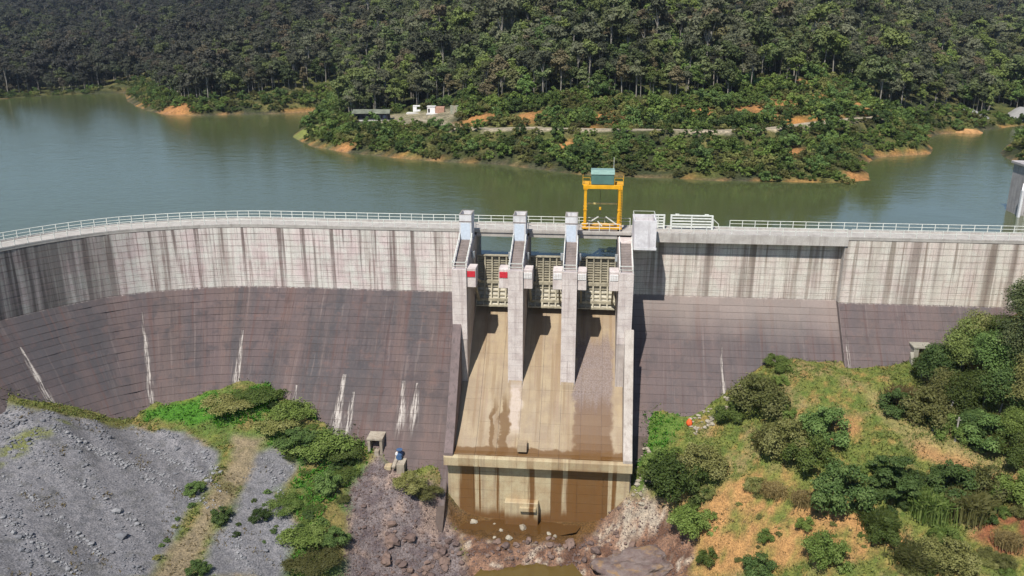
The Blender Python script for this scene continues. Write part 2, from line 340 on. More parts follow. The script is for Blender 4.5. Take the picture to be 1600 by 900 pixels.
def fill(sa, sb, joints, upper):
    edges = [sa] + [j for j in joints if sa < j < sb] + [sb]
    cols = []
    for a, b in zip(edges[:-1], edges[1:]):
        n = max(1, round((b - a) / 3.2)); w = np.array([random.uniform(0.75, 1.25) for _ in range(n)]); w = np.cumsum(w) / w.sum() * (b - a) + a
        cols.append([a] + list(w))
    z = -0.4
    while z > -34:
        up = z > BREAK + 0.3; h = 0.96 if up else random.choice([0.85, 0.95, 1.05]); z1 = z - h
        if up and z1 < BREAK + 0.3: z1 = BREAK
        for a, b, cl in zip(edges[:-1], edges[1:], cols):
            if up: es = cl
            else:
                n = max(1, round((b - a) / 5.5)); w = np.array([random.uniform(0.55, 1.45) for _ in range(n)]); es = [a] + list(np.cumsum(w) / w.sum() * (b - a) + a)
            for e0, e1 in zip(es[:-1], es[1:]):
                if z > np.interp((e0 + e1) / 2, _gs, _gz) - 2.6: add_panel(e0, e1, z1, z)
        z = z1
JOINTS = [-77.4, -58.4, -42.2, -25.2, 31.7, 49.2, 63.7, 80]
fill(SMIN + 3.2, -7.5, JOINTS, True); fill(17.95, REC1, JOINTS, True); fill(REC1, 112, JOINTS, True)
PF = [(4, 5, 6, 7), (0, 1, 5, 4), (1, 2, 6, 5), (2, 3, 7, 6), (3, 0, 4, 7)]
def panel_mesh(name, items):
    V = np.concatenate([np.array(i[1]) for i in items]); F = np.concatenate([np.array(PF) + 8 * k for k in range(len(items))])
    me = mesh_np(name, V, F); uv = me.uv_layers.new(name='UVMap'); UV = np.concatenate([np.array(i[2]) for i in items])
    uv.data.foreach_set('uv', UV[F.ravel()].astype(np.float32).ravel())
    at = me.attributes.new('pv', 'FLOAT', 'POINT'); at.data.foreach_set('value', np.repeat([i[3] for i in items], 8).astype(np.float32)); return me
panels.sort(key=lambda i: -i[0])
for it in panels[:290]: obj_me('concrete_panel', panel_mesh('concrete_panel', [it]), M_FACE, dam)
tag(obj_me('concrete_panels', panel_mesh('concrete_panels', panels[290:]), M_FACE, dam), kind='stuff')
# crest slab, kerb, overhanging walkway
def strip(s_list, o0, o1, z0, z1, name, mat, parent):
    V = []; F = []
    for s in s_list:
        p, n = axis(s)
        for o, z in ((o0, z0), (o1, z0), (o1, z1), (o0, z1)):
            q = p + n * o; V.append((q[0], q[1], z))
    m = len(s_list)
    for i in range(m - 1):
        for j in range(4): F.append((i * 4 + j, i * 4 + (j + 1) % 4, (i + 1) * 4 + (j + 1) % 4, (i + 1) * 4 + j))
    return MB().add(V, F + [(0, 1, 2, 3), tuple((m - 1) * 4 + j for j in range(4))]).build(name, mat, parent)
LS = [float(s) for s in np.arange(SMIN + 3, -20, 1.0)] + [-20.0, -7.6]
strip(LS, -4.4, 0.12, -0.35, 0.0, 'crest_slab', M_DECK, dam); strip(LS, -0.12, 0.14, 0.001, 0.18, 'kerb', M_EDGE, dam); strip(LS, -4.4, -4.1, 0.001, 0.18, 'kerb', M_EDGE, dam)
strip([18.0, REC1 + 0.25], -4.4, -0.02, -0.35, 0.0, 'crest_slab', M_DECK, dam); strip([REC1 + 0.25, 115.0], -4.4, 0.12, -0.35, 0.0, 'crest_slab', M_DECK, dam)
strip([21.4, REC1 + 0.24], -0.02, 0.25, -1.25, 0.16, 'walkway_edge_beam', M_EDGE, dam); strip([21.4, REC1 - 0.02], -1.22, -0.02, -0.62, -0.36, 'walkway_slab', M_DECK, dam)
strip([REC1 + 0.26, 115.0], -0.12, 0.14, 0.001, 0.18, 'kerb', M_EDGE, dam); strip([18.0, 115.0], -4.4, -4.1, 0.001, 0.18, 'kerb', M_EDGE, dam)
# side of the step where the right wing stands proud of the walkway wall
_o = MB().prism([(-0.03, -1.3), (-0.03, BREAK), (REC, BREAK), (REC, -1.3)], REC1 - 0.09, REC1 - 0.012).build('joint_return', M_EDGE, dam)
_o = MB().prism([(-0.03, BREAK - 0.01), (-SLOPE * 22 - 0.03, BREAK - 22), (-SLOPE * 22 + REC, BREAK - 22), (REC, BREAK - 0.01)], REC1 - 0.09, REC1 - 0.012).build('joint_return', concrete('step_concrete', (0.22, 0.18, 0.17), (0.11, 0.09, 0.088), 0.5), dam)
# ---------------------------------------------------------------- spillway
M_PIER = concrete('pier_concrete', (0.55, 0.49, 0.45), (0.26, 0.21, 0.19), 0.5)
M_PIERP = concrete('pier_panel_concrete', (0.68, 0.61, 0.57), (0.36, 0.28, 0.265), 0.5)
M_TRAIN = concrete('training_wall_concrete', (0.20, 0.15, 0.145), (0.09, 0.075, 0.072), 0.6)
M_WHITE = concrete('white_painted_concrete', (0.72, 0.71, 0.71), (0.42, 0.40, 0.40), 0.55)
M_STAIR = concrete('stair_concrete', (0.30, 0.25, 0.23), (0.13, 0.11, 0.10), 0.3)
M_RAIL = plain('galvanised_rail', (0.62, 0.63, 0.58), 0.5, 0.0, 0.2)
M_BLUE = plain('pale_blue_steel_door', (0.55, 0.61, 0.68), 0.5, 0.0, 0.12)
M_GATE = plain('cream_gate_paint', (0.37, 0.335, 0.25), 0.6, 0.0, 0.35, 1.5)
M_SKIN = plain('gate_skin_plate', (0.46, 0.425, 0.345), 0.6, 0.0, 0.4, 1.5)
M_RED = plain('red_board_paint', (0.55, 0.03, 0.045), 0.6, 0.0, 0.25)
M_WBOARD = plain('white_board_paint', (0.78, 0.76, 0.74), 0.6, 0.0, 0.12)
M_DARK = plain('dark_interior', (0.02, 0.018, 0.016), 0.9)
M_STEEL = plain('grey_hydraulic_steel', (0.50, 0.52, 0.52), 0.4, 0.4)
CHUTE = [(3.0, -12.3), (1.5, -11.55), (0.2, -11.4), (-1.2, -11.75), (-3.0, -12.9), (-5.0, -14.55), (-8.0, -17.15), (-12.0, -20.75), (-15.0, -23.4), (-17.0, -25.05), (-18.6, -26.15), (-19.8, -26.75), (-21.0, -27.0)]
_cy = np.array([c[0] for c in CHUTE])[::-1]; _cz = np.array([c[1] for c in CHUTE])[::-1]
def chute_z(y): return float(np.interp(y, _cy, _cz))
def chute_material():
    t = NT('chute_concrete', 0.75, 0.4); p = t.pos(); x, y, z = t.sep(p); pv = t.rnd()
    s1 = t.noise(p, 1.0, 4, 0.6, sc=(1.3, 0.05, 0.05)); s2 = t.noise(p, 0.5, 5, 0.6); f = t.noise(p, 6, 5, 0.7); big = t.noise(p, 1.0, 3, 0.5, sc=(0.45, 0.09, 0.09))
    c = t.mix(t.step(s2, 0.35, 0.65), (0.335, 0.262, 0.168), (0.275, 0.212, 0.145))
    c = t.mix(t.step(s1, 0.47, 0.63, 0, 0.75), c, (0.225, 0.155, 0.09)); c = t.mix(t.step(t.noise(p, 1.0, 4, 0.7, sc=(3.2, 0.12, 0.12)), 0.5, 0.7, 0, 0.5), c, (0.29, 0.20, 0.15)); c = t.mix(t.step(big, 0.55, 0.7, 0, 0.45), c, (0.37, 0.305, 0.22))
    # wet right bay: grey lilac slick in the middle, iron-brown at its foot
    jx = t.math('ADD', x, t.math('MULTIPLY', t.math('SUBTRACT', s2, 0.5), 2.2))
    bay = t.math('MULTIPLY', t.step(jx, 9.9, 10.5), t.step(jx, 15.3, 16.0, 1, 0))
    jz = t.math('ADD', z, t.math('MULTIPLY', t.math('SUBTRACT', s1, 0.5), 5.0))
    lil = t.math('MULTIPLY', bay, t.math('MULTIPLY', t.step(jz, -14.0, -16.0), t.step(jz, -22.6, -24.2, 1, 0)))
    c = t.mix(t.math('MULTIPLY', lil, 0.85), c, t.mix(t.step(f, 0.4, 0.6), (0.185, 0.142, 0.142), (0.095, 0.058, 0.048)))
    br = t.math('MULTIPLY', bay, t.step(jz, -20.8, -23.6)); c = t.mix(t.math('MULTIPLY', br, 0.92), c, t.mix(s1, (0.072, 0.027, 0.005), (0.135, 0.060, 0.013)))
    pst = t.math('MULTIPLY', t.step(t.math('ABSOLUTE', t.math('SUBTRACT', jx, 1.75)), 0.5, 1.1, 1, 0), t.math('MULTIPLY', t.step(z, -19.5, -20.5), t.step(z, -25.6, -24.5))); c = t.mix(t.math('MULTIPLY', pst, t.step(f, 0.3, 0.6, 0.3, 0.8)), c, (0.50, 0.42, 0.37))
    # brown run-off strips beside the middle piers and water standing in the bucket
    d1 = t.math('ABSOLUTE', t.math('SUBTRACT', t.math('ADD', jx, 0.0), 0.4)); d2 = t.math('ABSOLUTE', t.math('SUBTRACT', jx, -1.3))
    st = t.math('MULTIPLY', t.math('MAXIMUM', t.step(d1, 0.45, 0.8, 1, 0), t.step(d2, 0.2, 0.45, 1, 0)), t.step(jz, -21.0, -23.5))
    c = t.mix(t.math('MULTIPLY', st, 0.85), c, (0.115, 0.056, 0.015))
    pool = t.math('MULTIPLY', t.step(t.math('ADD', z, t.math('MULTIPLY', t.math('SUBTRACT', s2, 0.5), 0.9)), -26.35, -26.55), t.step(y, -20.9, -20.3))
    c = t.mix(t.math('MULTIPLY', pool, 0.9), c, (0.115, 0.052, 0.010))
    wet = t.math('MAXIMUM', t.math('MULTIPLY', br, 0.8), t.math('MAXIMUM', pool, t.math('MULTIPLY', lil, 0.6)))
    t.rough(t.math('MULTIPLY_ADD', wet, -0.35, 0.8))
    # shutter-board grid left by the forms
    gx = t.math('FRACT', t.math('MULTIPLY', x, 1.25)); gz = t.math('FRACT', t.math('MULTIPLY', z, 1.6))
    g = t.math('MAXIMUM', t.step(gx, 0.0, 0.06, 1, 0), t.step(gz, 0.0, 0.09, 1, 0)); c = t.mix(t.math('MULTIPLY', g, t.step(s2, 0.3, 0.6, 0.03, 0.20)), c, (0.20, 0.13, 0.07))
    c = t.mix(t.step(f, 0.45, 0.8, 0, 0.30), c, (0.17, 0.11, 0.06)); c = t.mix(t.math('MULTIPLY', pv, 0.12), c, (0.25, 0.17, 0.10))
    t.col(c).bump(f, 0.3, 0.03); return t.m
M_CHUTE = chute_material()
def apron_material():
    t = NT('stained_apron_concrete', 0.7, 0.4); p = t.pos(); x, y, z = t.sep(p)
    s1 = t.noise(p, 1.0, 5, 0.65, sc=(1.6, 0.05, 0.04)); s0 = t.noise(p, 1.0, 3, 0.5, sc=(0.45, 0.05, 0.03)); s2 = t.noise(p, 0.6, 5, 0.6); f = t.noise(p, 6, 5, 0.7)
    c = t.mix(t.step(s2, 0.3, 0.7), (0.47, 0.395, 0.25), (0.40, 0.30, 0.18))
    c = t.mix(t.step(s1, 0.5, 0.62, 0, 0.5), c, (0.26, 0.19, 0.13))
    jx = t.math('ADD', x, t.math('MULTIPLY', t.math('SUBTRACT', s1, 0.5), 1.6)); k = None
    for a, b in ((-5.6, -3.3), (-3.1, -2.5), (-0.4, 0.1), (4.0, 5.1), (7.2, 9.0), (9.5, 15.3), (15.6, 16.4)):
        q = t.math('MULTIPLY', t.step(jx, a, a + 0.2), t.step(jx, b - 0.2, b, 1, 0)); k = q if k is None else t.math('MAXIMUM', k, q)
    low = t.step(t.math('ADD', z, t.math('MULTIPLY', s0, 3.0)), -33.6, -35.2)
    k = t.math('MAXIMUM', t.math('MULTIPLY', k, t.step(z, -28.0, -28.8, 0.35, 1.0)), low); c = t.mix(t.math('MULTIPLY', k, 0.9), c, t.mix(s1, (0.085, 0.030, 0.005), (0.185, 0.078, 0.014)))
    c = t.mix(t.step(f, 0.45, 0.8, 0, 0.35), c, (0.14, 0.08, 0.03)); t.rough(t.math('MULTIPLY_ADD', k, -0.3, 0.8))
    t.col(c).bump(f, 0.3, 0.03); return t.m
M_APRON = apron_material()
sp = empty('spillway_chute', 'tan concrete spillway chute with brown water stains and a flip lip', 'spillway', loc=(0, 0, 0))
XL, XR = -7.55, 18.35
# core under the chute slabs
prof = [(c[0], c[1] - 0.12) for c in CHUTE[:-1]] + [(-20.6, -27.1), (-20.6, -28.3), (-19.75, -28.3), (-19.75, -42), (6, -42), (6, -13)]
MB().prism(prof, XL + 0.1, XR - 0.1).build('chute_core', M_TRAIN, sp)
# slabs of the chute, laid in rows between vertical joints
xe = [-6.25, -3.3, -0.4, 2.6, 5.5, 8.3, 11.2, 14.1, 17.05]
ye = [1.5, 0.2, -1.2, -2.4, -3.7, -5.0, -6.4, -7.8, -9.2, -10.6, -12.0, -13.3, -14.6, -15.9, -17.0, -18.1, -19.0, -19.8, -20.55]
for xa, xb in zip(xe[:-1], xe[1:]):
    for ya, yb in zip(ye[:-1], ye[1:]):
        d = random.uniform(-0.012, 0.012); g = 0.016; za, zb_ = chute_z(ya), chute_z(yb)
        MB().prism([(ya - g, za + d), (yb + g, zb_ + d), (yb + g, zb_ - 0.2), (ya - g, za - 0.2)], xa + g, xb - g).build('chute_slab', M_CHUTE, sp)
# flip lip with its drop edge
for xa, xb in zip([XL, -3.3, 2.6, 8.3, 14.1], [-3.3, 2.6, 8.3, 14.1, XR]):
    MB().prism([(-20.58, -27.0), (-21.0, -27.02), (-21.12, -27.25), (-21.12, -28.45), (-20.58, -28.45)], xa + 0.012, xb - 0.012).build('lip_block', M_APRON, sp)
# apron wall below the lip: cast panels
for xa, xb in zip(np.arange(XL + 0.35, XR - 3, 3.62), np.arange(XL + 0.35, XR - 3, 3.62) + 3.62):
    z = -28.4
    while z > -41:
        MB().box(xa + 0.015, xb - 0.015, -19.9 + random.uniform(-0.02, 0.02), -19.7, z - 1.45 + 0.015, z - 0.015).build('apron_panel', M_APRON, sp); z -= 1.45
blk = MB().box(0.9, 5.6, -21.0, -19.9, -42, -33.9).build('sill_block', M_APRON, sp, bevel=0.08)
MB().box(3.05, 5.3, -21.5, -21.02, -34.95, -34.45).build('ledge', M_APRON, blk)
MB().prism([(-20.3, -26.4), (-20.0, -25.4), (-18.7, -25.3), (-18.5, -26.0)], 2.6, 3.9).build('energy_block', M_CHUTE, sp, bevel=0.06)
# training walls that flank the chute
tw = [(-11.3, -11.2), (-13.0, -14.6), (-16.0, -19.6), (-19.0, -24.2), (-21.0, -26.6), (-21.05, -28.4), (-19.7, -28.5), (-19.7, -42), (-11.3, -42)]
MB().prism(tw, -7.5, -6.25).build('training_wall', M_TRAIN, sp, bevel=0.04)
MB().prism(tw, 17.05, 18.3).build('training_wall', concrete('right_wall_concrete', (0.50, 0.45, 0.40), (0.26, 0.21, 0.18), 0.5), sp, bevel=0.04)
# piers
PIERS = [(-7.5, -5.4), (0.45, 2.6), (8.05, 10.15), (15.9, 17.95)]
PL = ['first concrete spillway pier from the left, red board at its side', 'second concrete spillway pier from the left, with one red and one white board', 'third concrete spillway pier from the left, white boards on both its corbels', 'rightmost concrete spillway pier, beside the big whitewashed box']
TOPZ = -3.1
for pi_, (xa, xb) in enumerate(PIERS):
    t = empty('spillway_pier', PL[pi_], 'pier', 'piers between the spillway gates', loc=((xa + xb) / 2, -11.3, -22))
    def P(mb, name, mat, par=None, **kw):
        o = mb.build(name, mat, par or t, **kw)
        if par is None: o.location = (-(xa + xb) / 2, 11.3, 22)
        return o
    zb = -26 if pi_ in (1, 2) else -42
    nose = [(6.0, -26)]
    P(MB().prism([(5.5, zb), (5.5, -0.75), (-4.0, -0.75), (-10.3, TOPZ - 0.12), (-11.25, TOPZ - 0.12), (-11.25, zb)], xa + 0.04, xb - 0.04), 'pier_body', M_PIER)
    # front face cast in lifts of two forms each
    z = TOPZ; zbot = -21.2 if pi_ in (1, 2) else -13.0
    while z > zbot:
        xm = (xa + xb) / 2 + random.uniform(-0.1, 0.1)
        for a, b in ((xa, xm), (xm, xb)):
            P(MB().box(a + 0.012, b - 0.012, -11.3 + random.uniform(-0.012, 0.012), -11.2, z - 0.95 + 0.015, z - 0.012), 'concrete_panel', M_PIERP)
        z -= 0.95
    if pi_ in (1, 2): P(MB().prism([(-11.2, -21.9), (-11.2, -19.5), (-11.55, -20.0), (-11.8, -20.55), (-12.2, -21.9)], xa + 0.1, xb - 0.1), 'pier_toe', M_CHUTE)
    # stair on the sloping back of the pier
    n = 17; y0, z0, y1, z1 = -10.2, TOPZ + 0.02, -4.05, -0.62
    for k in range(n):
        ya = y0 + (y1 - y0) * k / n; za = z0 + (z1 - z0) * (k + 1) / n
        P(MB().box(xa + 0.28, xb - 0.28, ya, ya + (y1 - y0) / n + 0.05, za - 0.32, za), 'stair_tread', M_STAIR)
    P(MB().box(xa, xb, -11.3, y0 - 0.01, TOPZ - 0.11, TOPZ + 0.02), 'landing', M_PIERP)
    for sx in (xa + 0.14, xb - 0.14):
        P(MB().bar((sx, y0, z0 + 0.10), (sx, y1, z1 + 0.10), 0.22, 0.34), 'stringer', M_PIERP)
        P(MB().bar((sx, -11.2, TOPZ + 1.05), (sx, y0, z0 + 1.05), 0.09).bar((sx, y0, z0 + 1.05), (sx, y1, z1 + 1.05), 0.09).bar((sx, y0, z0 + 0.62), (sx, y1, z1 + 0.62), 0.06), 'handrail', M_RAIL)
        for k in range(5):
            q = k / 4; yy = y0 + (y1 - y0) * q; zz = z0 + (z1 - z0) * q
            P(MB().bar((sx, yy, zz), (sx, yy, zz + 1.05), 0.06), 'rail_post', M_RAIL)
    P(MB().bar((xa + 0.1, -11.2, TOPZ + 1.05), (xb - 0.1, -11.2, TOPZ + 1.05), 0.09).bar((xa + 0.1, -11.2, TOPZ + 0.55), (xb - 0.1, -11.2, TOPZ + 0.55), 0.07).bar((xa + 0.1, -11.2, TOPZ), (xa + 0.1, -11.2, TOPZ + 1.05), 0.07).bar((xb - 0.1, -11.2, TOPZ), (xb - 0.1, -11.2, TOPZ + 1.05), 0.07), 'end_rail', M_RAIL)
    # hoist tower, open at the top
    if pi_ < 3:
        ta, tb, w = xa + 0.08, xb - 0.22, 0.16
        tower = P(MB().box(ta, tb, -4.0, -4.0 + w, -0.8, 3.15).box(ta, tb, -1.0, -1.0 + w, -0.8, 3.15).box(ta, ta + w, -4.0 + w + .001, -1.001, -0.8, 3.15).box(tb - w, tb, -4.0 + w + .001, -1.001, -0.8, 3.15), 'tower', M_WHITE)
        MB().box(ta + w, tb - w, -3.83, -1.01, 2.2, 2.3).build('tower_floor', M_STAIR, tower)
        MB().box(ta - 0.03, tb + 0.03, -4.05, -3.98, 2.10, 2.22).build('band', M_STAIR, tower)
        MB().box(ta + 0.2, tb - 0.2, -4.03, -3.99, -0.55, 1.9).build('door', M_BLUE, tower)
        cap = concrete('parapet_cap_%d' % pi_, (0.33, 0.30, 0.27), (0.16, 0.14, 0.13), 0.3)
        MB().box(ta - .02, tb + .02, -4.02, -4.0 + w, 3.151, 3.22).box(ta - .02, tb + .02, -1.0, -1.0 + w + .02, 3.151, 3.22).box(ta - .02, ta + w, -4.0 + w, -1.0, 3.151, 3.22).box(tb - w, tb + .02, -4.0 + w, -1.0, 3.151, 3.22).build('parapet_cap', cap, tower)
    else:
        P(MB().box(xa + 0.1, xb, -4.0, -0.5, -0.74, -0.55), 'upper_landing', M_PIERP)
    # corbels that carry the gate trunnions
    for side in (-1, 1):
        if (pi_ == 0 and side < 0) or (pi_ == 3 and side > 0): continue
        a, b = (xa - 1.3, xa + 0.03) if side < 0 else (xb - 0.03, xb + 1.3)
        cb = P(MB().prism([(-10.95, -2.95), (-10.95, -5.75), (-9.4, -5.75), (-8.6, -4.6), (-8.6, -2.95)], a, b), 'corbel', M_PIERP, bevel=0.05)
        red = (pi_ == 0) or (pi_ == 1 and side < 0)
        bd = MB().box(a + 0.1, b - 0.1, -11.03, -10.96, -4.2, -3.35).build('board', M_RED if red else M_WBOARD, cb)
        if not red:
            m = MB()
            for k in range(1, 5): m.box(a + 0.1 + 0.226 * k - 0.02, a + 0.1 + 0.226 * k + 0.02, -11.045, -11.031, -4.15, -3.4)
            for k in range(1, 4): m.box(a + 0.15, b - 0.15, -11.043, -11.0311, -4.2 + 0.21 * k - 0.02, -4.2 + 0.21 * k + 0.02)
            m.build('board_grid', M_PIER, cb)
        # hydraulic hoist bracket higher on the pier
        xx = xa - 0.22 if side < 0 else xb + 0.22
        P(MB().tube([(xx, -5.6, -1.9), (xx, -5.6, -2.9)], 0.24, 10).tube([(xx, -5.6, -2.9), (xx, -3.2, -6.0)], 0.10, 8), 'hoist_cylinder', M_STEEL)
# radial gates
GL = ['cream ribbed steel spillway gate in the left bay', 'cream ribbed steel spillway gate in the middle bay', 'cream ribbed steel spillway gate in the right bay']
for gi, (xa, xb) in enumerate([(-5.4, 0.45), (2.6, 8.05), (10.15, 15.9)]):
    xa += 0.06; xb -= 0.06
    g = empty('spillway_gate', GL[gi], 'gate', 'radial gates of the spillway', loc=((xa + xb) / 2, 0, -11.3))
    def gy(z): return -9.6 + math.sqrt(max(0, 10.2 ** 2 - (z + 4.6) ** 2)) - 0.4     # skin arc about the trunnion
    def Pg(mb, name, mat, **kw):
        o = mb.build(name, mat, g, **kw); o.location = (-(xa + xb) / 2, 0, 11.3); return o
    zs = np.linspace(-11.3, -3.9, 13)
    pr = [(gy(z), z) for z in zs] + [(gy(z) + 0.04, z) for z in zs[::-1]]
    Pg(MB().prism(pr, xa, xb), 'skin_plate', M_SKIN)
    nv = 6
    for k in range(nv):
        x = xa + 0.12 + (xb - xa - 0.24) * k / (nv - 1); m = MB()
        pr = [(gy(z) - 0.55, z) for z in zs] + [(gy(z) - 0.02, z) for z in zs[::-1]]
        Pg(m.prism(pr, x - 0.11, x + 0.11), 'vertical_girder', M_GATE)
    for z in np.linspace(-4.0, -7.4, 10): Pg(MB().box(xa, xb, gy(z) - 0.30, gy(z) - 0.02, z - 0.08, z + 0.08), 'rib', M_GATE)
    for z in np.linspace(-8.7, -9.9, 3): Pg(MB().box(xa, xb, gy(z) - 0.26, gy(z) - 0.02, z - 0.06, z + 0.06), 'rib', M_GATE)
    for z, hh in ((-7.95, 0.22), (-10.45, 0.2), (-11.2, 0.1), (-3.92, 0.08)): Pg(MB().box(xa, xb, gy(z) - 0.62, gy(z) - 0.02, z - hh, z + hh), 'main_beam', M_GATE)
    for x in (xa + 0.5, xb - 0.5):
        for z in (-7.95, -10.45): Pg(MB().bar((x, -8.7, -4.7), (x, gy(z) - 0.6, z), 0.28, 0.38), 'gate_arm', M_GATE)
# bridge over the spillway
br = empty('spillway_bridge', 'flat concrete bridge deck carried across the three spillway bays', 'bridge', loc=(5, 2, -0.4))
for a, b in ((-7.58, 0.0), (0.02, 8.0), (8.02, 17.98)):
    o = MB().box(a, b, -0.15, 4.4, -0.35, 0.0).build('deck_slab', M_DECK, br); o.location = (-5, -2, 0.4)
for y in (0.2, 1.5, 2.8, 4.0):
    for a, b in ((-5.36, 0.4), (2.64, 8.0), (10.2, 15.86)):
        o = MB().box(a, b, y - 0.18, y + 0.18, -1.0, -0.351).build('bridge_beam', M_DECK, br); o.location = (-5, -2, 0.4)
for y0 in (-0.14, 4.1):
    o = MB().box(-7.57, 17.97, y0, y0 + 0.26, 0.001, 0.18).build('kerb', M_EDGE, br); o.location = (-5, -2, 0.4)
# whitewashed box beside the right pier
wb = empty('concrete_box', 'big whitewashed open-topped concrete box beside the right pier', 'box', loc=(19.4, -2.7, -1.2))
def Pw(mb, name, mat): o = mb.build(name, mat, wb); o.location = (-19.4, 2.7, 1.2); return o
M_WWALL = concrete('whitewash', (0.74, 0.72, 0.73), (0.36, 0.32, 0.33), 0.65)
Pw(MB().box(17.98, 21.2, -5.3, -5.1, -0.85, 3.1), 'front_wall', M_WWALL)
Pw(MB().box(17.98, 18.18, -5.1, -0.9, -0.85, 3.1), 'side_wall', M_WWALL); Pw(MB().box(21.0, 21.2, -5.1, -0.9, -0.85, 3.1), 'side_wall', M_WWALL)
Pw(MB().box(18.18, 21.0, -1.1, -0.9, -0.85, 3.1), 'rear_wall', M_WWALL); Pw(MB().box(18.18, 21.0, -5.1, -1.1, 2.0, 2.15), 'roof_slab', M_STAIR)
Pw(MB().box(17.97, 21.3, -5.35, 1.2, -1.2, -0.86), 'base_slab', M_WHITE)
Pw(MB().bar((18.05, -5.2, 3.6), (21.1, -5.2, 3.6), 0.05).bar((18.05, -1, 3.6), (21.1, -1, 3.6), 0.05).bar((18.05, -5.2, 3.6), (18.05, -1, 3.6), 0.05).bar((21.1, -5.2, 3.6), (21.1, -1, 3.6), 0.05).bar((18.05, -5.2, 3.1), (18.05, -5.2, 3.6), 0.05).bar((21.1, -5.2, 3.1), (21.1, -5.2, 3.6), 0.05).bar((18.05, -1, 3.1), (18.05, -1, 3.6), 0.05).bar((21.1, -1, 3.1), (21.1, -1, 3.6), 0.05), 'roof_rail', M_RAIL)
# railings
def railing(name, label, pts, post=1.75, h=1.1, group='railings along the dam crest'):
    P_ = np.array(pts, float); L = np.r_[0, np.cumsum(np.hypot(*np.diff(P_[:, :2], axis=0).T))]
    r = empty('railing', label, 'railing', group, loc=tuple(P_[len(P_) // 2])); off = Vector(P_[len(P_) // 2])
    n = max(1, round(L[-1] / post)); me = None
    for k in range(n + 1):
        d = L[-1] * k / n; q = Vector([np.interp(d, L, P_[:, i]) for i in range(3)])
        if me is None:
            o = MB().box(-0.045, 0.045, -0.045, 0.045, 0, h).build('post', M_RAIL, r); me = o.data
        else: o = obj_me('post', me, M_RAIL, r)
        o.location = q - off
    for hh, rr in ((h, 0.05), (h * 0.55, 0.04)):
        o = MB().tube([Vector(p) + Vector((0, 0, hh)) - off for p in P_], rr, 5).build('rail', M_RAIL, r)
def along(ss, off, z=0.18):
    out = []
    for s in ss:
        p, n = axis(s); q = p + n * off; out.append((q[0], q[1], z))
    return out
railing('r', 'downstream railing along the curved left crest of the dam', along(LS[1::2] + [-7.7], 0.0))
railing('r', 'reservoir-side railing along the curved left crest of the dam', along(LS[1::2] + [-7.7], -4.25))
railing('r', 'downstream railing across the left spillway bay', [(-5.5, 0, 0.18), (0.4, 0, 0.18)], 1.45)
railing('r', 'downstream railing across the middle spillway bay', [(2.5, 0, 0.18), (8.0, 0, 0.18)], 1.4)
railing('r', 'downstream railing across the right spillway bay, below the yellow crane', [(10.1, 0, 0.18), (16.2, 0, 0.18)], 1.5)
railing('r', 'reservoir-side railing behind the spillway piers', [(-7.6, 4.25, 0.18), (17.9, 4.25, 0.18)], 1.9)
railing('r', 'downstream railing on the overhanging walkway right of the whitewashed box', [(21.6, -0.1, 0.17), (REC1, -0.1, 0.17)], 1.85)
railing('r', 'downstream railing along the far right crest of the dam', along([REC1 + 0.6, 112], 0.0), 1.85)
railing('r', 'reservoir-side railing along the right crest of the dam', [(33.0, 4.25, 0.18), (112, 4.25, 0.18)], 1.9)
# gantry crane
M_YEL = plain('yellow_crane_paint', (0.72, 0.36, 0.015), 0.45, 0.0, 0.22, 1.2); M_GRN = plain('green_sheet_cladding', (0.085, 0.17, 0.145), 0.45, 0.0, 0.15, 1.0); M_GRNR = plain('pale_green_roof_sheet', (0.20, 0.31, 0.27), 0.4, 0.0, 0.15)
M_CABLE = plain('wire_rope', (0.05, 0.05, 0.05), 0.5)
cr = empty('gantry_crane', 'yellow gantry crane with a green winch house on the crest', 'crane', loc=(13.45, 2.2, 0))
def Pc(mb, name, mat, par=None, **kw):
    o = mb.build(name, mat, par or cr, **kw)
    if par is None: o.location = (-13.45, -2.2, 0)
    return o
cx0, cx1 = 10.95, 16.05
for y in (0.9, 3.5):
    for x in (cx0, cx1):
        lg = Pc(MB().bar((x + (0.0), y, 0.55), (x, y, 6.35), 0.42, 0.42, up=(0, 1, 0)), 'leg', M_YEL, bevel=0.03)
        MB().box(x - 0.3, x + 0.3, y - 0.3, y + 0.3, 6.32, 6.42).box(x - 0.28, x + 0.28, y - 0.28, y + 0.28, 3.2, 3.28).build('flange', M_YEL, lg)
    Pc(MB().box(cx0 - 0.45, cx1 + 0.45, y - 0.28, y + 0.28, 0.28, 0.6), 'sill_beam', M_YEL, bevel=0.03)
    Pc(MB().box(cx0 - 0.35, cx1 + 0.35, y - 0.25, y + 0.25, 6.43, 7.0), 'top_beam', M_YEL, bevel=0.03)
    for x in (cx0, cx1): Pc(MB().tube([(x, y - 0.06, 0.22), (x, y + 0.06, 0.22)], 0.2, 12), 'wheel', M_DARK)
for x in (cx0, cx1):
    Pc(MB().box(x - 0.2, x + 0.2, 1.16, 3.24, 6.45, 6.95), 'end_beam', M_YEL, bevel=0.03); Pc(MB().box(x - 0.2, x + 0.2, 1.19, 3.21, 0.30, 0.55), 'end_beam', M_YEL)
    Pc(MB().box(x - 0.5, x + 0.5, 0.7, 3.7, 7.001, 7.08), 'platform', M_YEL)
Pc(MB().box(cx0 + 0.22, cx1 - 0.22, 3.4, 3.6, 3.55, 3.8), 'cross_beam', plain('pale_yellow_paint', (0.62, 0.50, 0.20), 0.5))
cab = Pc(MB().prism([(0.75, 7.1), (0.75, 8.6), (1.35, 9.05), (3.0, 9.05), (3.6, 8.6), (3.6, 7.1)], 11.75, 15.1), 'winch_house', M_GRN, bevel=0.02)
